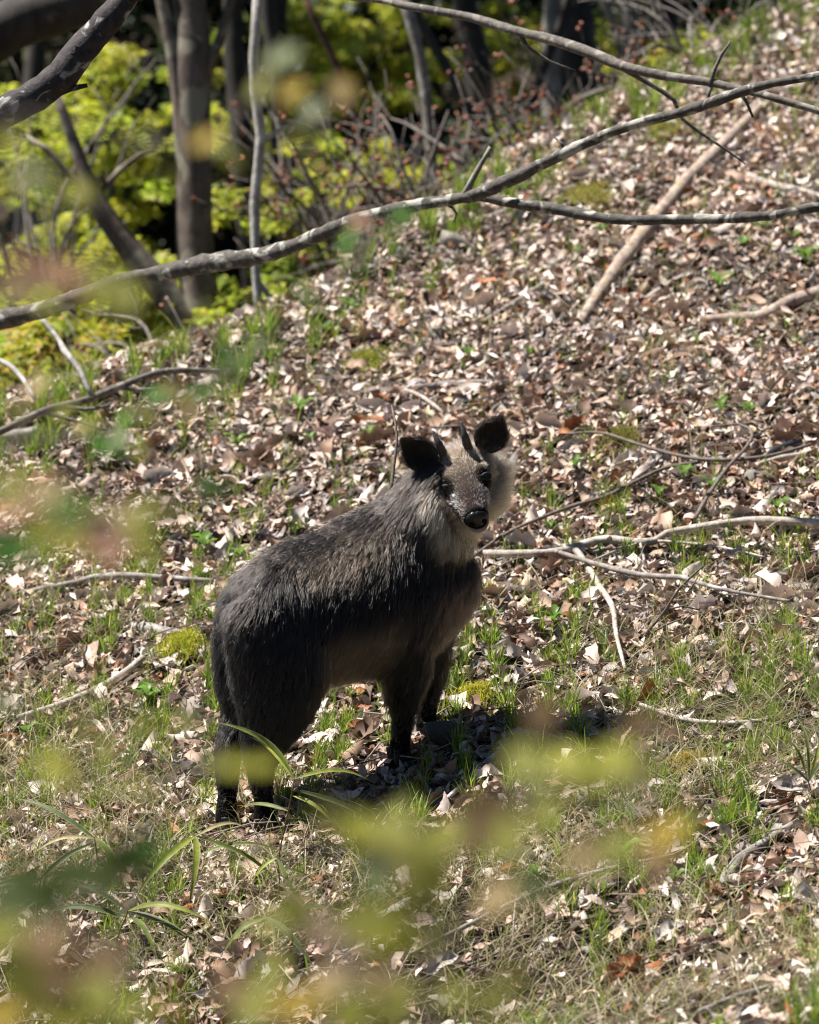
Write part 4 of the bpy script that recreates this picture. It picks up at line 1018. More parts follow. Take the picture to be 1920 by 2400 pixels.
def coat(P):
    """coat colour and length by where on the animal it grows (pattern of the pelt itself)"""
    L, G, tw_ = groom(P)
    n = len(P)
    j = np.argmin(np.linalg.norm(P[:, None] - trunk_c[None], axis=2), 1)
    v = ((P - trunk_c[j]) * trunk_u[j]).sum(1) / (trunk_u[j] ** 2).sum(1)
    X = (P - ROOT) @ HEAD
    dark = np.array([0.0058, 0.0042, 0.0036]); blk = np.array([0.0045, 0.0035, 0.0032]); tan = np.array([0.058, 0.041, 0.029]); brown = np.array([0.075, 0.052, 0.036])
    cream = np.array([0.36, 0.29, 0.22]); chest = np.array([0.062, 0.042, 0.036])
    c = np.tile(dark, (n, 1))
    ml = lambda c_, col, m: c_ * (1 - m[:, None]) + col * m[:, None]
    patch = vnoise(P[:, 0] * 3 + P[:, 2], P[:, 1] * 3 + P[:, 2] * 2, 3.0, 41)
    c = ml(c, tan, np.exp(-((v - 0.74) / 0.16) ** 2) * vsm(0.22, -0.05, X) * 0.85)
    c = ml(c, tan * 0.75, np.exp(-((v - 0.80) / 0.16) ** 2) * vsm(-0.1, 0.1, X) * 0.35)
    c = ml(c, dark, vsm(0.90, 1.0, v) * 0.85)
    c = ml(c, brown, vsm(0.1, -0.4, v) * vsm(-0.20, -0.10, X) * vsm(0.17, 0.08, X))
    c = ml(c, chest, vsm(0.17, 0.32, X) * vsm(0.25, -0.15, v) * (1 - tw_[:, 4]) * 0.8)
    c = ml(c, blk, np.clip(tw_[:, 4] * 1.5 - 0.15, 0, 1))
    c = ml(c, dark * 1.1, tw_[:, 1] * 0.7)
    c *= (0.75 + 0.5 * patch)[:, None]
    L = L * (0.85 + 0.3 * patch)
    # head
    q = P - EYE; f = q @ F_; u = q @ U_; e = q @ E; ae = np.abs(e)
    head = vsm(-0.16, -0.10, f) * vsm(0.26, 0.19, np.linalg.norm(q, axis=1)) * (tw_[:, 2] + tw_[:, 3] * 0.9 > 0.3)
    face = np.tile(np.array([0.075, 0.054, 0.043]), (n, 1))
    face = ml(face, np.array([0.19, 0.145, 0.105]), vsm(0.01, -0.03, f) * vsm(-0.10, -0.07, f) * 0.8)                       # forehead, paler
    face = ml(face, np.array([0.036, 0.024, 0.021]), vsm(0.03, 0.06, f) * vsm(0.05, 0.02, ae))      # bridge of the nose
    ch = vsm(0.045, 0.072, ae + 0.25 * np.clip(-u - 0.06, 0, 1)) * vsm(0.02, -0.03, u)
    face = ml(face, np.array([0.16, 0.13, 0.10]), ch)
    face = ml(face, np.array([0.30, 0.28, 0.28]), np.exp(-(((ae - 0.043) / 0.010) ** 2 + ((f - 0.055) / 0.028) ** 2)) * 0.95)   # pale streak below the eye
    eyed = np.sqrt(((ae - 0.056 + 0.35 * np.clip(f - 0.01, 0, 1)) / 0.022) ** 2 + ((f - 0.012) / 0.030) ** 2)
    face = ml(face, np.array([0.004, 0.003, 0.003]), vsm(1.25, 0.7, eyed) * vsm(-0.07, -0.03, u))
    jaw = vsm(-0.085, -0.125, u)
    face = ml(face, cream * 0.85, jaw)
    face = ml(face, cream * 0.72, vsm(0.075, 0.095, ae) * vsm(-0.02, -0.06, u) * vsm(-0.13, -0.07, f))
    face = ml(face, np.array([0.36, 0.30, 0.26]), vsm(0.115, 0.135, f) * vsm(-0.05, -0.075, u))     # lips
    c = ml(c, face, head.astype(float))
    hl = 0.012 + 0.018 * ch + 0.030 * np.maximum(jaw, vsm(0.07, 0.095, ae) * vsm(0.0, -0.06, u)) * vsm(0.12, 0.03, f) + 0.022 * vsm(-0.03, -0.08, f)
    hl = np.where((eyed < 1.1) & (np.linalg.norm(q, axis=1) < 0.1), 0.008, hl)
    L = L * (1 - head) + hl * head
    # pale ruff on the neck round the jaw
    rf = (1 - head) * np.clip(tw_[:, 3] * 1.6 - 0.25, 0, 1) * vsm(0.22, 0.16, np.linalg.norm(q, axis=1))
    wv = q @ Uq; near = vsm(0.30, 0.24, np.linalg.norm(q, axis=1)) * (tw_[:, 0] < 0.6)
    rf2 = np.exp(-((e + 0.088) / 0.024) ** 2) * vsm(0.01, -0.05, wv) * vsm(-0.185, -0.13, wv)
    rf3 = vsm(0.12, 0.07, ae) * vsm(-0.12, -0.15, wv) * vsm(-0.19, -0.15, wv)
    rr_ = np.clip(np.maximum(rf, np.maximum(rf2, rf3) * near * (1 - head)), 0, 1)
    c = ml(c, cream * 0.75, rr_)
    L = L + 0.008 * rr_
    c = ml(c, np.array([0.004, 0.004, 0.004]), vsm(0.112, 0.122, f) * vsm(-0.085, -0.07, u) * (np.linalg.norm(q, axis=1) < 0.18))
    return c, L, G, tw_, head, v, (f, u, e, eyed)

# skin under the coat takes the pelt's own colour, dimmer
sc_, *_ = coat(bv)
ca = body_me.color_attributes.new('col', 'FLOAT_COLOR', 'POINT')
c4 = np.ones((len(bv), 4), np.float32); c4[:, :3] = sc_ * 0.6; ca.data.foreach_set('color', c4.ravel())
m, nt, bs, out = new_mat('hide')
at = N(nt, 'ShaderNodeAttribute', attribute_name='col'); nt.links.new(at.outputs['Color'], bs.inputs['Base Color']); bs.inputs['Roughness'].default_value = 0.9
bs.inputs['Specular IOR Level'].default_value = 0.1
body_me.materials.clear(); body_me.materials.append(m)

def fur_mat():
    m = bpy.data.materials.new('fur'); m.use_nodes = True; nt = m.node_tree
    out = nt.nodes['Material Output']; nt.nodes.remove(nt.nodes['Principled BSDF'])
    h = N(nt, 'ShaderNodeBsdfHairPrincipled'); h.model = 'CHIANG'; h.parametrization = 'COLOR'
    at = N(nt, 'ShaderNodeAttribute', attribute_name='hcol')
    nt.links.new(at.outputs['Color'], h.inputs['Color'])
    h.inputs['Roughness'].default_value = 0.33; h.inputs['Radial Roughness'].default_value = 0.5; h.inputs['Coat'].default_value = 0.0
    nt.links.new(h.outputs[0], out.inputs['Surface'])
    return m
M['fur'] = fur_mat()

def make_fur(name, roots, normals, L, G, col, lift, rad, parent, org, npts=6, clump=0.6, per=15, grav=0.35, tone_s=0.3):
    n = len(roots)
    g = nrm(G - normals * (G * normals).sum(1, keepdims=True) + 1e-6)
    jit = rng.normal(0, 0.16, (n, 3))
    pts = np.zeros((n, npts, 3)); pts[:, 0] = roots - normals * 0.003
    L = L * rng.uniform(0.65, 1.2, n)
    for k in range(1, npts):
        t = k / (npts - 1)
        dv = normals * (lift * (1 - 0.75 * t))[:, None] + g * (1 - lift * (1 - t))[:, None] + jit - UPZ * (grav * t)
        pts[:, k] = pts[:, k - 1] + nrm(dv) * (L / (npts - 1))[:, None]
    nc = max(1, n // per); cs = rng.choice(n, nc, replace=False)
    kd = kdtree.KDTree(nc)
    for i, c_ in enumerate(cs): kd.insert(roots[c_], i)
    kd.balance()
    near = np.array([cs[kd.find(r)[1]] for r in roots])
    for k in range(1, npts):
        t = k / (npts - 1); wgt = clump * t ** 1.3 * rng.uniform(0.4, 1.2, n)[:, None]
        pts[:, k] += (pts[near, k] - pts[:, k]) * np.clip(wgt, 0, 0.9)
    tone = rng.lognormal(0, 1, n)[near] ** tone_s; col = col * tone[:, None] * (rng.lognormal(0, 1, n) ** (tone_s * 1.2))[:, None]
    hc = bpy.data.hair_curves.new(name)
    hc.add_curves([npts] * n)
    hc.position_data.foreach_set('vector', (pts - org).astype(np.float32).ravel())
    rad_ = np.tile(np.linspace(1, 0.25, npts), (n, 1)) * np.asarray(rad).reshape(-1, 1) * np.ones((n, 1))
    ra = hc.attributes.get('radius') or hc.attributes.new('radius', 'FLOAT', 'POINT')
    ra.data.foreach_set('value', rad_.astype(np.float32).ravel())
    ha = hc.attributes.new('hcol', 'FLOAT_COLOR', 'CURVE')
    c4 = np.ones((n, 4), np.float32); c4[:, :3] = np.clip(col * rng.uniform(0.7, 1.35, (n, 1)), 0.002, 0.9); ha.data.foreach_set('color', c4.ravel())
    hc.materials.append(M['fur'])
    o = bpy.data.objects.new(name, hc); COL.objects.link(o); o.parent = parent
    return o

tv = bv[bt]; area = 0.5 * np.linalg.norm(np.cross(tv[:, 1] - tv[:, 0], tv[:, 2] - tv[:, 0]), axis=1)
tcen = tv.mean(1)
hd = np.linalg.norm(tcen - EYE, axis=1)
dens = area * (1 + 2.2 * vsm(0.25, 0.12, hd)) * np.where((tcen - CAM) @ LEFT < 1e9, 1, 1)
NH = 210000
ti = rng.choice(len(bt), NH, p=dens / dens.sum())
u1, u2 = rng.random(NH), rng.random(NH); fl = u1 + u2 > 1; u1[fl] = 1 - u1[fl]; u2[fl] = 1 - u2[fl]
w3 = np.stack([1 - u1 - u2, u1, u2], 1)
roots = (tv[ti] * w3[:, :, None]).sum(1); rn = nrm((bn[bt][ti] * w3[:, :, None]).sum(1))
hcol, hL, hG, htw, hhead, hv, (hf, hu, he, heye) = coat(roots)
# nose pad is bare; hair on the muzzle lies short
hdist = np.linalg.norm(roots - EYE, axis=1)
bare = (hf > 0.128) & (hu > -0.075) & (hdist < 0.18)
eye_clear = (heye < 0.45) & (hdist < 0.09) & (hu > -0.07)
kp = ~(bare | eye_clear)
sheen_hair = rng.random(NH) < 0.045 * (htw[:, 0] + htw[:, 1])           # scattered pale hairs: sheen highlights put into the hair colour
hcol = np.where(sheen_hair[:, None], np.array([0.17, 0.155, 0.15]), hcol)
hG = np.where((hhead > 0.5)[:, None], nrm(-F_ * 1.0 - U_ * 0.55 * np.clip(-hu / 0.1, 0, 1)[:, None] + E * np.sign(he)[:, None] * 0.25), hG)
lift = np.where(hhead > 0.5, 0.45, np.where(htw[:, 4] > 0.5, 0.28, 0.42)) + 0.2 * vsm(0.8, 1.0, hv) * htw[:, 0]
lift = lift + 0.25 * (hL > 0.03) * (hhead > 0.5)
frad = np.where(hhead > 0.5, 0.00055, 0.0008)
make_fur('fur', roots[kp], rn[kp], hL[kp], hG[kp], hcol[kp], lift[kp], frad[kp], serow, ROOT, tone_s=np.where(hhead[kp] > 0.5, 0.12, 0.30))

# ears: cupped leaf shapes, horns, eyes, nose, hooves
def ear(base, axis, face_dir, length, width):
    ax = nrm(axis); fd = nrm(face_dir - ax * (face_dir @ ax)); sd = np.cross(ax, fd)
    nt_, ns_ = 12, 10; outer, inner = [], []
    for i in range(nt_ + 1):
        t = 1 - (1 - i / nt_) ** 1.5
        w = width * (np.interp(t, [0, 0.15, 0.3, 0.42], [0.5, 0.8, 0.97, 1.0]) if t < 0.42 else max(0.02, (1 - ((t - 0.42) / 0.58) ** 1.9)) ** 0.72)
        for j in range(ns_ + 1):
            s = -1 + 2 * j / ns_
            p = base + ax * (t * length) + sd * (s * w) + fd * (abs(s) ** 2 * w * 0.55 - 0.35 * w + 0.02 * t)
            th = 0.0045 * (1 - 0.5 * t)
            inner.append(p + fd * th); outer.append(p - fd * th)
    n = len(inner); V = np.array(inner + outer); k_ = ns_ + 1
    i = np.arange(nt_)[:, None] * k_; j = np.arange(ns_)[None]
    q1 = np.stack([i + j, i + j + 1, i + k_ + j + 1, i + k_ + j], -1).reshape(-1, 4)
    q2 = q1[:, ::-1] + n
    rim = [x * k_ for x in range(nt_ + 1)] + [nt_ * k_ + x for x in range(1, k_)] + [x * k_ + ns_ for x in range(nt_ - 1, -1, -1)]
    q3 = np.array([[rim[x + 1], rim[x], rim[x] + n, rim[x + 1] + n] for x in range(len(rim) - 1)])
    return V, np.vstack([q1, q2, q3]), (ax, fd, sd)
m_ear, nt, bs, out = new_mat('ear_skin'); bs.inputs['Base Color'].default_value = (0.012, 0.008, 0.007, 1); bs.inputs['Roughness'].default_value = 0.85
for base, tip in ((hp(-0.085, -0.015, -0.070), pix(952, 1034, 12.07)), (hp(-0.085, -0.015, 0.072), pix(1168, 984, 12.07))):
    axis = tip - base
    V, q, (ax, fd, sd) = ear(base, axis, TOW * 1.0 + (E * (-0.25 if tip[0] < base[0] else 0.25)), np.linalg.norm(axis) * 1.04, 0.045)
    eo = link('ear', mesh_np('ear', V - ROOT, q), serow, m_ear)
    n_e = 5200
    nI = len(V) // 2
    ti_ = rng.integers(0, nI, n_e); front = rng.random(n_e) < 0.5
    P0 = V[np.where(front, ti_, ti_ + nI)] + rng.normal(0, 0.0035, (n_e, 3)); nn_ = np.where(front[:, None], fd, -fd)
    rimness = np.abs(((P0 - base) @ sd)) / 0.046
    cE = np.where((rimness > 0.8)[:, None], np.array([0.014, 0.009, 0.007]), np.array([0.008, 0.005, 0.004]))
    root_m = vsm(0.35, 0.1, ((P0 - base) @ ax) / np.linalg.norm(axis))
    cE = cE * (1 - root_m[:, None]) + np.array([0.16, 0.13, 0.10]) * root_m[:, None] * (0.6)
    make_fur('ear_fur', P0, nn_ + 0 * P0, np.full(n_e, 0.013) + 0.006 * (rimness > 0.7), np.tile(ax, (n_e, 1)), cE, np.full(n_e, 0.35), np.full(n_e, 0.0004), eo, ROOT, npts=4, clump=0.2, grav=0.0)

m_horn, nt, bs, out = new_mat('horn'); bs.inputs['Roughness'].default_value = 0.32
tc = N(nt, 'ShaderNodeTexCoord'); nz = N(nt, 'ShaderNodeTexNoise'); nz.inputs['Scale'].default_value = 120
nt.links.new(tc.outputs['Object'], nz.inputs['Vector']); rp = N(nt, 'ShaderNodeValToRGB')
rp.color_ramp.elements[0].color = (0.018, 0.017, 0.019, 1); rp.color_ramp.elements[1].color = (0.07, 0.062, 0.06, 1)
nt.links.new(nz.outputs[0], rp.inputs[0]); nt.links.new(rp.outputs[0], bs.inputs['Base Color'])
for base, tip in ((hp(-0.088, -0.012, -0.033), pix(1014, 1009, 12.06)), (hp(-0.088, -0.012, 0.033), pix(1080, 987, 12.06))):
    mid = (base + tip) / 2 + TOW * 0.018
    P, r_ = spline(np.array([base, mid, tip]), np.array([0.0135, 0.0105, 0.002]), 0.0022)
    s = np.linspace(0, 1, len(P)); r_ = r_ * (1 + 0.10 * np.sin(s * 2 * np.pi * 14) * vsm(0.62, 0.45, s))
    r_[-3:] *= np.array([0.9, 0.7, 0.3])
    V, q, t = tube(P, r_, 14); link('horn', mesh_np('horn', V - ROOT, q, t), serow, m_horn)

def blob(c, a, b, d_, ra, rb, rd, nu=24, nv=16, fn=None):
    V = []
    for j in range(nv + 1):
        for i in range(nu):
            th = math.pi * j / nv; ph = 2 * math.pi * i / nu
            x, y, z = math.sin(th) * math.cos(ph), math.sin(th) * math.sin(ph), math.cos(th)
            k_ = fn(x, y, z) if fn else 1
            V.append(c + a * ra * x * k_ + b * rb * y * k_ + d_ * rd * z * k_)
    i = np.arange(nv)[:, None] * nu; k_ = np.arange(nu)[None]
    return np.array(V), np.stack([i + k_, i + nu + k_, i + nu + (k_ + 1) % nu, i + (k_ + 1) % nu], -1).reshape(-1, 4)
m_eye, nt, bs, out = new_mat('eye_glossy'); bs.inputs['Base Color'].default_value = (0.006, 0.003, 0.002, 1); bs.inputs['Roughness'].default_value = 0.12; bs.inputs['Specular IOR Level'].default_value = 0.25
m_lid, nt, bs, out = new_mat('eyelid_skin'); bs.inputs['Base Color'].default_value = (0.004, 0.003, 0.003, 1); bs.inputs['Roughness'].default_value = 0.7
m_pup, nt, bs, out = new_mat('pupil'); bs.inputs['Base Color'].default_value = (0.003, 0.003, 0.003, 1); bs.inputs['Roughness'].default_value = 0.05
for s in (-1, 1):
    c = hp(0.004, -0.0285, s * 0.0555)
    look = nrm(TOW * 0.8 + E * s * 0.5 + U_ * 0.1)
    V, q = blob(c, E, F_, U_, 0.0122, 0.0132, 0.0122)
    eo = link('eye', mesh_np('eye', V - ROOT, q), serow, m_eye)
    side_ = nrm(np.cross(look, Uq)); upl = np.cross(side_, look)
    V, q = blob(c + look * 0.0098, side_, upl, look, 0.0085, 0.006, 0.0030, 14, 10)
    link('pupil', mesh_np('pupil', V - ROOT, q), eo, m_pup)
    # lids: dark rims round the eyeball
    a = np.linspace(0, 2 * np.pi, 25)
    rim = c + look * 0.0075 + np.cos(a)[:, None] * side_ * 0.0138 + np.sin(a)[:, None] * upl * 0.0078 - (np.cos(a) ** 2)[:, None] * look * 0.004
    V, q, t = tube(rim, np.full(25, 0.0042), 8); link('eyelid', mesh_np('eyelid', V - ROOT, q, t), eo, m_lid)
m_nose, nt, bs, out = new_mat('wet_nose'); bs.inputs['Base Color'].default_value = (0.004, 0.004, 0.005, 1); bs.inputs['Roughness'].default_value = 0.33
nz = N(nt, 'ShaderNodeTexVoronoi'); nz.inputs['Scale'].default_value = 320; bp = N(nt, 'ShaderNodeBump'); bp.inputs['Strength'].default_value = 0.4; bp.inputs['Distance'].default_value = 0.001
tc = N(nt, 'ShaderNodeTexCoord'); nt.links.new(tc.outputs['Object'], nz.inputs['Vector']); nt.links.new(nz.outputs[0], bp.inputs['Height']); nt.links.new(bp.outputs[0], bs.inputs['Normal'])
def nosef(x, y, z):
    # nostril hollows at both sides, slight groove in the middle
    k_ = 1.0
    for s in (-1, 1): k_ -= 0.34 * math.exp(-(((x - s * 0.62) / 0.20) ** 2 + ((z + 0.15) / 0.24) ** 2)) * (y > 0)
    k_ -= 0.06 * math.exp(-(x / 0.08) ** 2) * (y > 0)
    return k_ * (1 - 0.16 * max(0, -z) * abs(x))
V, q = blob(hp(0.131, -0.045), E, nrm(F_ + 0.15 * U_), nrm(U_ - 0.15 * F_), 0.031, 0.016, 0.0265, 32, 22, nosef)
link('nose', mesh_np('nose', V - ROOT, q), serow, m_nose)
# mouth line: pale lower lip
P, r_ = spline(np.array([hp(0.105, -0.082, -0.03), hp(0.132, -0.083, -0.016), hp(0.139, -0.083, 0), hp(0.132, -0.083, 0.016), hp(0.105, -0.082, 0.03)]), np.array([0.004, 0.0055, 0.006, 0.0055, 0.004]), 0.004)
m_lip, nt, bs, out = new_mat('lip'); bs.inputs['Base Color'].default_value = (0.30, 0.24, 0.20, 1); bs.inputs['Roughness'].default_value = 0.6
V, q, t = tube(P + UPV * 0.0075 + TOW * 0.004, r_ * 0.45, 8); link('mouth_line', mesh_np('mouth_line', V - ROOT, q, t), serow, m_lid)
V, q, t = tube(P + TOW * 0.004, r_, 10); link('lower_lip', mesh_np('lower_lip', V - ROOT, q, t), serow, m_lip)
m_hoof, nt, bs, out = new_mat('hoof'); bs.inputs['Base Color'].default_value = (0.02, 0.018, 0.016, 1); bs.inputs['Roughness'].default_value = 0.45
for k_, foot in FEET.items():
    for s in (-1, 1):
        c = foot + LEFT * s * 0.017
        st = [(c + UPZ * 0.042 - HEAD * 0.004, LEFT * 0.012, HEAD * 0.022), (c + UPZ * 0.022 + HEAD * 0.008, LEFT * 0.0155, HEAD * 0.030), (c + UPZ * 0.0 + HEAD * 0.016, LEFT * 0.0165, HEAD * 0.036), (c - UPZ * 0.006 + HEAD * 0.016, LEFT * 0.014, HEAD * 0.032)]
        V, q, t = sweep(st, 14); link('hoof', mesh_np('hoof', V - ROOT, q, t), serow, m_hoof)
#@@PART3

# ------------------------------------------------------------------ bamboo grass in front of the animal
def blade_leaf(p0, p1, width, sag, edge, mid, roll_=0.0, nseg=10):
    """lance shaped folded leaf from p0 to p1"""
    L = np.linalg.norm(p1 - p0); ax = (p1 - p0) / L
    up = nrm(UPZ * 0.8 - FWD * 0.7 + RGT * roll_); sd = nrm(np.cross(ax, up)); nn = np.cross(sd, ax)
    V, C = [], []
    for i in range(nseg + 1):
        t = i / nseg
        w = width * np.interp(t, [0, 0.06, 0.2, 0.4, 0.65, 0.85, 1], [0.12, 0.5, 0.9, 1.0, 0.8, 0.42, 0.02])
        c = p0 + ax * (L * t) + nn * (sag * L * math.sin(math.pi * t) ) - UPZ * (0.10 * L * t ** 3)
        for s in (-1, -0.72, 0, 0.72, 1):
            V.append(c + sd * (s * w) + nn * (abs(s) * w * 0.35))
            C.append(edge if abs(s) > 0.9 else (np.array(mid) * (1.1 if s == 0 else 1.0)))
    i = np.arange(nseg)[:, None] * 5; k = np.arange(4)[None]
    q = np.stack([i + k, i + k + 1, i + 6 + k, i + 5 + k], -1).reshape(-1, 4)
    return np.array(V), q, np.array(C)

GR, YG, DK = (0.12, 0.17, 0.035), (0.22, 0.26, 0.04), (0.07, 0.105, 0.04)
STRAW = (0.38, 0.34, 0.18)
def bamboo(label, base, stem, leaves, seed=0):
    """base: ground pixel; stem: pixels from the ground up; leaves: start px, end px, half width px, colour, depth shift of the tip"""
    g = ground(*base); d0 = project(g)[2]
    root = empty('bamboo_grass', g, label, 'bamboo grass', 'bamboo grass on the lower slope')
    W = [g - np.array([0, 0, 0.02])] + [pix(a, b, d0 - 0.02 * i) for i, (a, b) in enumerate(stem)]
    P, r_ = spline(np.array(W), np.linspace(0.0026, 0.0014, len(W)), 0.02)
    V, q, t = tube(P, r_, 7); link('stem', mesh_np('stem', V - g, q, t, np.tile([0.16, 0.12, 0.05], (len(V), 1))), root, M['bamboo'])
    bx, by, bd = project(P)
    for (a, b, hw, col, dz) in leaves:
        j = np.argmin((bx - a[0]) ** 2 + (by - a[1]) ** 2)
        p0 = P[j] if (bx[j] - a[0]) ** 2 + (by[j] - a[1]) ** 2 < 40 ** 2 else pix(a[0], a[1], bd[j])
        p1 = pix(b[0], b[1], bd[j] + dz)
        V, q, C = blade_leaf(p0, p1, 0.66 * hw * bd[j] / FPX, rng.uniform(0.04, 0.16), STRAW, np.array(col) * rng.uniform(0.85, 1.15), rng.uniform(-0.5, 0.5))
        link('leaf', mesh_np('leaf', V - g, q, None, C), root, M['bamboo'])

bamboo('tall bamboo grass arching up in front of the hind leg', (645, 2075), [(655, 2000), (672, 1920), (686, 1850), (690, 1826)],
       [((690, 1826), (508, 1668), 13, GR, -0.1), ((690, 1826), (880, 1818), 10, YG, 0.1), ((692, 1850), (955, 1965), 11, DK, 0.15), ((688, 1870), (788, 1925), 8, YG, -0.05), ((690, 1826), (585, 1708), 9, YG, 0.15), ((676, 1905), (560, 1880), 8, GR, 0.1)])
bamboo('bamboo grass with broad arched leaf below the hind hooves', (440, 2150), [(450, 2070), (462, 1990), (458, 1960)],
       [((458, 1965), (318, 2085), 14, YG, -0.1), ((458, 1970), (690, 2098), 10, GR, 0.1), ((458, 1975), (448, 2090), 14, YG, -0.15), ((462, 1960), (585, 1930), 8, STRAW, 0.1), ((455, 2000), (690, 1990), 8, GR, 0.05)])
bamboo('low bamboo grass with a bright upturned leaf', (262, 2260), [(275, 2200), (295, 2150), (300, 2135)],
       [((300, 2135), (495, 2140), 12, YG, -0.1), ((298, 2140), (505, 2235), 13, DK, -0.1), ((296, 2145), (95, 2125), 12, DK, 0.05), ((298, 2150), (370, 2235), 13, GR, -0.15), ((298, 2140), (140, 2058), 9, DK, 0.1)])
bamboo('bamboo grass leaves lying among the straw at the left edge', (85, 2200), [(88, 2130), (92, 2095), (95, 2060)],
       [((95, 2062), (230, 1958), 9, DK, 0.05), ((95, 2062), (-60, 2090), 12, DK, 0), ((92, 2095), (165, 2185), 13, DK, -0.1), ((92, 2110), (10, 2170), 11, GR, 0), ((90, 2120), (180, 2230), 10, DK, -0.1)])
bamboo('bamboo grass with a single long leaf left of the hind hooves', (235, 2060), [(228, 2010), (222, 1965)],
       [((222, 1966), (40, 1850), 10, DK, 0.1), ((222, 1966), (80, 1985), 8, STRAW, 0.0), ((224, 1970), (285, 2060), 14, GR, -0.1)])
bamboo('bamboo grass drooping dark leaves below the front hooves', (600, 2250), [(612, 2190), (625, 2150)],
       [((625, 2150), (735, 2250), 13, DK, -0.1), ((625, 2150), (520, 2230), 10, GR, 0), ((625, 2150), (850, 2130), 8, GR, 0.1)])
bamboo('narrow bamboo grass with one hanging leaf', (650, 2130), [(655, 2060), (650, 2010)],
       [((650, 2010), (702, 2112), 8, GR, -0.05), ((650, 2015), (590, 2060), 7, YG, 0), ((652, 2030), (760, 2080), 7, GR, 0.1)])
bamboo('bamboo grass tuft with upright blades at the right edge', (1905, 1890), [(1900, 1850), (1890, 1820)],
       [((1890, 1822), (1840, 1715), 7, GR, 0), ((1892, 1830), (1868, 1660), 7, GR, 0.1), ((1892, 1830), (1925, 1700), 7, YG, 0.1), ((1892, 1835), (1810, 1770), 7, DK, 0), ((1892, 1835), (1960, 1760), 8, DK, 0)])

# ------------------------------------------------------------------ shrub twigs close to the camera, far out of focus
OV = np.array([[0, 0, 0], [0.16, -0.2, 0.02], [0.16, 0.2, 0.02], [0.42, -0.31, 0.03], [0.42, 0, -0.02], [0.42, 0.31, 0.03], [0.72, -0.22, 0.02], [0.72, 0, -0.02], [0.72, 0.22, 0.02], [1.0, 0, -0.06]])
OQ = np.array([[0, 1, 4, 2], [1, 3, 7, 4], [4, 7, 5, 2], [3, 6, 9, 7], [7, 9, 8, 5]])
CO = {'o': (0.24, 0.24, 0.05), 'y': (0.34, 0.34, 0.05), 'g': (0.10, 0.24, 0.04), 'd': (0.06, 0.085, 0.022), 'p': (0.42, 0.24, 0.16), 't': (0.44, 0.33, 0.17), 'w': (0.36, 0.41, 0.24), 'c': (0.46, 0.33, 0.06), 'b': (0.20, 0.13, 0.07)}
near_meshes = {}
for k_, c in CO.items():
    m_ = mesh_np('leaf', OV - np.array([0.5, 0, 0]), OQ, None, np.tile(c, (len(OV), 1))); m_.materials.append(M['near_leaf']); near_meshes[k_] = m_
def near_shrub(label, d, anchor, leaves, seed):
    """anchor: pixel where the stem enters; leaves: x, y, colour key, size in cm"""
    rg = np.random.default_rng(seed)
    pts = [pix(a, b, d) for a, b in anchor]
    b0 = pts[0].copy(); b0[2] = hz1(b0[0], b0[1]) - 0.03
    root = empty('leafy_shrub', b0, label, 'shrub', 'leafy shrubs close to the viewpoint')
    P, r_ = spline(np.array([b0] + pts), np.linspace(0.004, 0.0012, len(pts) + 1), 0.04)
    V, q, t = tube(P, r_, 6); link('stem', mesh_np('stem', V - b0, q, t), root, M['twig'])
    for (x_, y_, k_, s) in leaves:
        dd = d * rg.uniform(0.93, 1.07); c = pix(x_, y_, dd)
        s = s / 100
        nrmv = nrm(np.array([rg.normal(0, 0.5), -0.75 + rg.normal(0, 0.3), 0.8]))
        F = frames(nrmv[None], np.array([rg.uniform(0, 6.28)]), np.zeros((1, 3)))[0]
        j = int(np.argmin(np.linalg.norm(P - c, axis=1)))
        leaf_base = c - F[:, 0] * s * 0.5
        V, q, t = tube(np.array([P[j], (P[j] + leaf_base) / 2 + np.array([0, 0, 0.006]), leaf_base]), [0.0010, 0.0008, 0.0006], 5)
        link('twig', mesh_np('twig', V - b0, q, t), root, M['twig'])
        o = link('leaf', near_meshes[k_], root)
        o.matrix_local = Matrix.Translation(c - b0) @ Matrix(F.tolist()).to_4x4() @ Matrix.Scale(s, 4)

near_shrub('blurred shrub with pinkish young leaves before the bough', 3.5, [(-150, 900), (-40, 720), (120, 660), (300, 660)],
           [(60, 620, 'p', 4), (140, 640, 'p', 4.5), (40, 680, 't', 4), (210, 640, 'o', 4), (290, 690, 'o', 4.5), (230, 700, 'y', 3), (110, 700, 'o', 4), (85, 405, 'w', 3.2), (120, 425, 'o', 4), (50, 430, 'o', 3.5), (185, 450, 'y', 3), (20, 330, 'o', 3.5)], 1)
near_shrub('blurred shrub twig with pale leaves crossing the white sapling', 3.9, [(-420, 2600), (-330, 900), (-60, 300), (300, 330), (480, 330), (620, 200), (760, 240)],
           [(665, 130, 'w', 3.2), (640, 150, 'o', 3), (690, 215, 'c', 3.6), (610, 205, 'o', 3.4), (735, 255, 'w', 3), (800, 215, 't', 3.2), (810, 195, 'c', 2.5), (480, 330, 'c', 3.4), (520, 350, 'w', 3.2), (540, 370, 'o', 3), (400, 400, 'o', 3), (350, 330, 'w', 2.5), (700, 320, 'o', 3), (740, 380, 'o', 2.6)], 2)
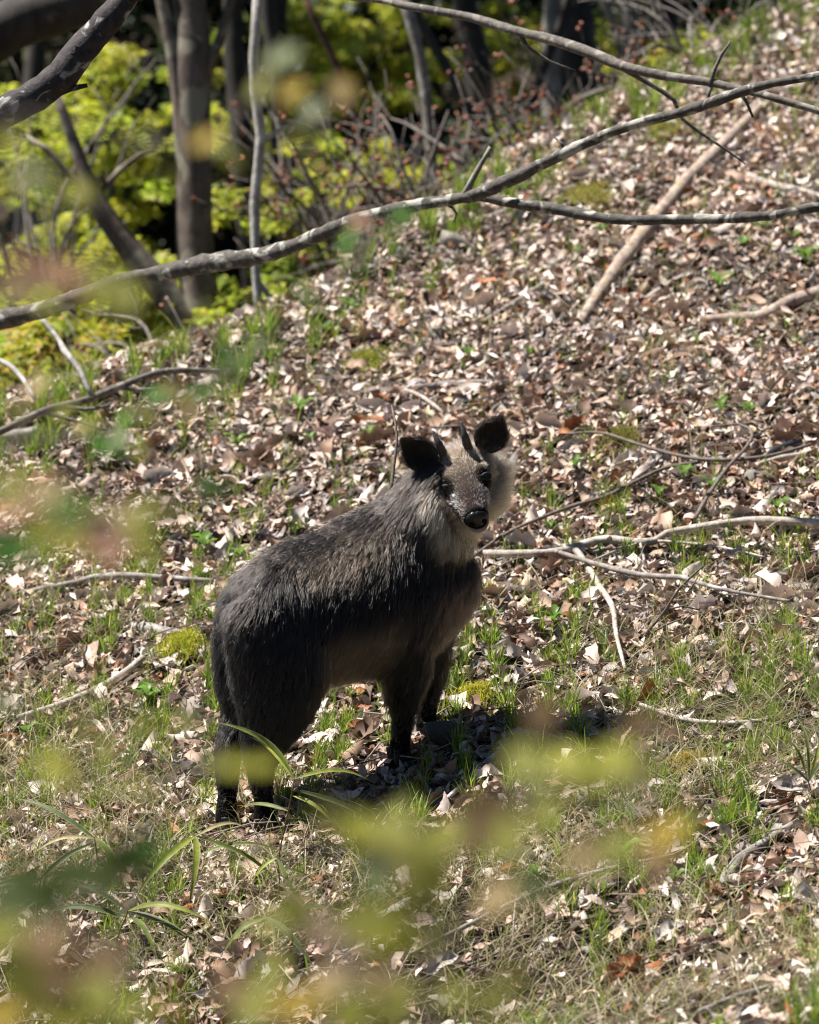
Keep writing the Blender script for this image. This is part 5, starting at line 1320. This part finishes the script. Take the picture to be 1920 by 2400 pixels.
near_shrub('blurred green leafed sprig hanging before the crest', 4.8, [(-350, 2600), (-250, 1500), (-60, 1080), (260, 1010), (400, 920), (560, 850), (720, 700), (840, 600), (950, 520)],
           [(815, 570, 'g', 4), (845, 630, 'g', 3.2), (930, 590, 'g', 3.4), (945, 505, 'g', 3), (720, 700, 'd', 3.2), (700, 680, 'g', 3), (560, 850, 'g', 4), (600, 815, 'w', 2.6), (545, 880, 'd', 3.5), (520, 830, 'g', 3.2), (400, 915, 'y', 3.4), (370, 930, 'g', 4), (440, 955, 't', 4), (470, 920, 'g', 3), (290, 985, 'g', 3.6), (250, 1045, 'g', 4), (280, 1030, 'w', 2.2), (340, 970, 'o', 3.5), (200, 1000, 'o', 4), (90, 900, 't', 4), (150, 960, 'o', 4), (40, 960, 'o', 4), (500, 890, 'd', 3), (840, 520, 'p', 3), (320, 1060, 'o', 3)], 3)
near_shrub('blurred shrub band of pink and yellow green leaves left of the animal', 3.4, [(-200, 1700), (-60, 1300), (120, 1230), (300, 1240), (460, 1170)],
           [(30, 1200, 'p', 4.5), (105, 1230, 'y', 4.5), (60, 1270, 'g', 4), (150, 1180, 'g', 4), (220, 1265, 'p', 5), (265, 1290, 'p', 4), (160, 1270, 'y', 4), (325, 1225, 'o', 4.5), (380, 1195, 'o', 4), (20, 1140, 'o', 4), (290, 1200, 't', 4), (110, 1150, 't', 4), (200, 1200, 'o', 4), (340, 1280, 'o', 3.5), (10, 1290, 'g', 4)], 4)
near_shrub('blurred dark green leaf pair beside the animal\'s back', 4.9, [(-330, 2600), (-180, 1300), (110, 1150), (300, 1180), (490, 1140)],
           [(470, 1140, 'd', 3.4), (510, 1150, 'd', 3.6), (495, 1125, 'g', 3), (130, 1140, 'd', 3), (110, 1150, 'g', 3)], 5)
near_shrub('blurred yellow green leaves floating before the hind legs', 3.6, [(250, 2700), (330, 2200), (380, 1800), (520, 1790), (610, 1800)],
           [(450, 1665, 'w', 3.2), (430, 1690, 'o', 3.2), (200, 1700, 'y', 3.4), (130, 1800, 'y', 4), (320, 1840, 'y', 3.4), (180, 1820, 'o', 3), (505, 1790, 'o', 3.2), (545, 1792, 'y', 2.8), (608, 1795, 'y', 3.0), (20, 1650, 'd', 3.4), (340, 1700, 'o', 3), (250, 1760, 'o', 3)], 6)
near_shrub('blurred olive and brown leafed shrub spreading before the front hooves', 3.3, [(1000, 2700), (1010, 2300), (1060, 1980), (1250, 1840), (1500, 1850)],
           [(1270, 1670, 'b', 4), (1240, 1790, 'o', 5), (1330, 1785, 'y', 4.6), (1420, 1790, 'y', 5), (1490, 1805, 'o', 4.5), (1380, 1830, 'o', 4), (1160, 1900, 'b', 5), (1110, 1940, 'b', 5), (1190, 1960, 'o', 4.5), (1040, 1960, 'o', 5), (960, 1985, 'o', 5), (900, 2010, 'b', 5), (990, 2040, 'o', 5), (1560, 1955, 'c', 4.2), (1600, 1930, 'o', 3.5), (1380, 2000, 't', 5), (1450, 1985, 'o', 4.2), (1540, 2030, 'b', 4), (1250, 2080, 'd', 4), (1170, 2100, 't', 4.5), (1280, 1900, 'o', 4), (840, 1940, 'y', 4.5), (780, 1930, 'o', 4), (880, 2060, 'd', 4.5), (930, 1930, 'o', 4.5), (1500, 1700, 'b', 3.5)], 7)
near_shrub('blurred ochre and green shrub filling the lower left foreground', 3.1, [(200, 2800), (240, 2500), (300, 2250), (120, 2150), (-50, 2100)],
           [(60, 2070, 'd', 5), (180, 2045, 'd', 5), (120, 2090, 'd', 5), (290, 2015, 'd', 4.5), (330, 1990, 'g', 4.4), (250, 2060, 'd', 4), (20, 2110, 'd', 5), (80, 2240, 'c', 5.5), (50, 2300, 'o', 5.5), (140, 2290, 'b', 5), (20, 2370, 'c', 5), (230, 2330, 'o', 5), (160, 2380, 'y', 5), (330, 2370, 'o', 5), (420, 2390, 'c', 5), (110, 2200, 'b', 5), (240, 2240, 'b', 4.5), (0, 2190, 'o', 5)], 8)
near_shrub('blurred shrub with tan and olive leaves at the foot of the view', 3.2, [(760, 2800), (770, 2500), (820, 2250), (960, 2130)],
           [(700, 2140, 'o', 5), (780, 2190, 'b', 5), (860, 2150, 'o', 5), (960, 2125, 'y', 5), (1010, 2060, 'o', 4.5), (900, 2190, 'y', 4.5), (640, 2160, 'o', 4), (760, 2320, 't', 5), (700, 2350, 'c', 4.5), (820, 2370, 'o', 5), (880, 2290, 't', 4.5), (930, 2350, 'o', 5), (600, 2350, 'o', 5), (540, 2310, 'b', 4.5), (640, 2270, 'o', 4), (1020, 2200, 'o', 4), (1060, 2330, 'o', 4), (1160, 2360, 'o', 4), (1200, 2300, 'o', 3.5)], 9)

# ------------------------------------------------------------------ unseen trees added round the clearing to cut skylight
shade_ring = [(-14, 9, 'unseen tree added for shade left of the gully'), (-16, 2, 'unseen tree added for shade on the left of the clearing'), (-15, -6, 'unseen tree added for shade left of the viewpoint'), (-9, -14, 'unseen tree added for shade behind the viewpoint on the left'), (-1, -19, 'unseen tree added for shade straight behind the viewpoint'),
        (7, -16, 'unseen tree added for shade behind the viewpoint on the right'), (12, -9, 'unseen tree added for shade right of the viewpoint'), (13, -2, 'unseen tree added for shade on the right shoulder of the slope'), (14, 5, 'unseen tree added for shade above the slope on the right'), (12, 12, 'unseen tree added for shade beyond the crest on the right'), (-11, -10, 'second unseen tree added for shade left of the viewpoint'), (10, 1, 'unseen tree added for shade low on the right shoulder')]
for i, (X, Y, lab) in enumerate(shade_ring):
    b = np.array([X, Y, hz1(X, Y) - 0.1]); h = 11 + (i * 37 % 5) * 0.8
    root = empty('forest_tree', b, lab, 'tree', 'unseen trees added to shade the clearing')  # out-of-frame tree put in to hold back skylight
    P, r_ = spline(np.array([b, b + np.array([0.2, 0.1, h * 0.5]), b + np.array([0.1, -0.2, h])]), np.array([0.22, 0.16, 0.04]), 0.8)
    V, q, t = tube(P, r_, 9, 0.05, i); link('trunk', mesh_np('trunk', V - b, q, t), root, M['dark_trunk'])
    cb = Bag()
    for j in range(26):
        f = rng.uniform(0.12, 1.0); a = rng.uniform(0, 6.28); rr = rng.uniform(0.6, 3.4) * (1.1 - 0.6 * f)
        s0 = P[int(f * (len(P) - 1))]; e = s0 + np.array([math.cos(a) * rr, math.sin(a) * rr, 0.2 * rr])
        PP, r3 = spline(np.array([s0, (s0 + e) / 2, e]), np.array([0.04, 0.03, 0.01]), 0.5)
        V, q, t = tube(PP, r3, 5); link('limb', mesh_np('limb', V - b, q, t), root, M['dark_trunk'])
        add_spray(cb, e, 1.5, 1.5, 0.9, 150, 0.34, np.array([0.05, 0.08, 0.02]), 0.7, 0.3)
    link('crown', cb.mesh('crown', b), root, M['canopy'])
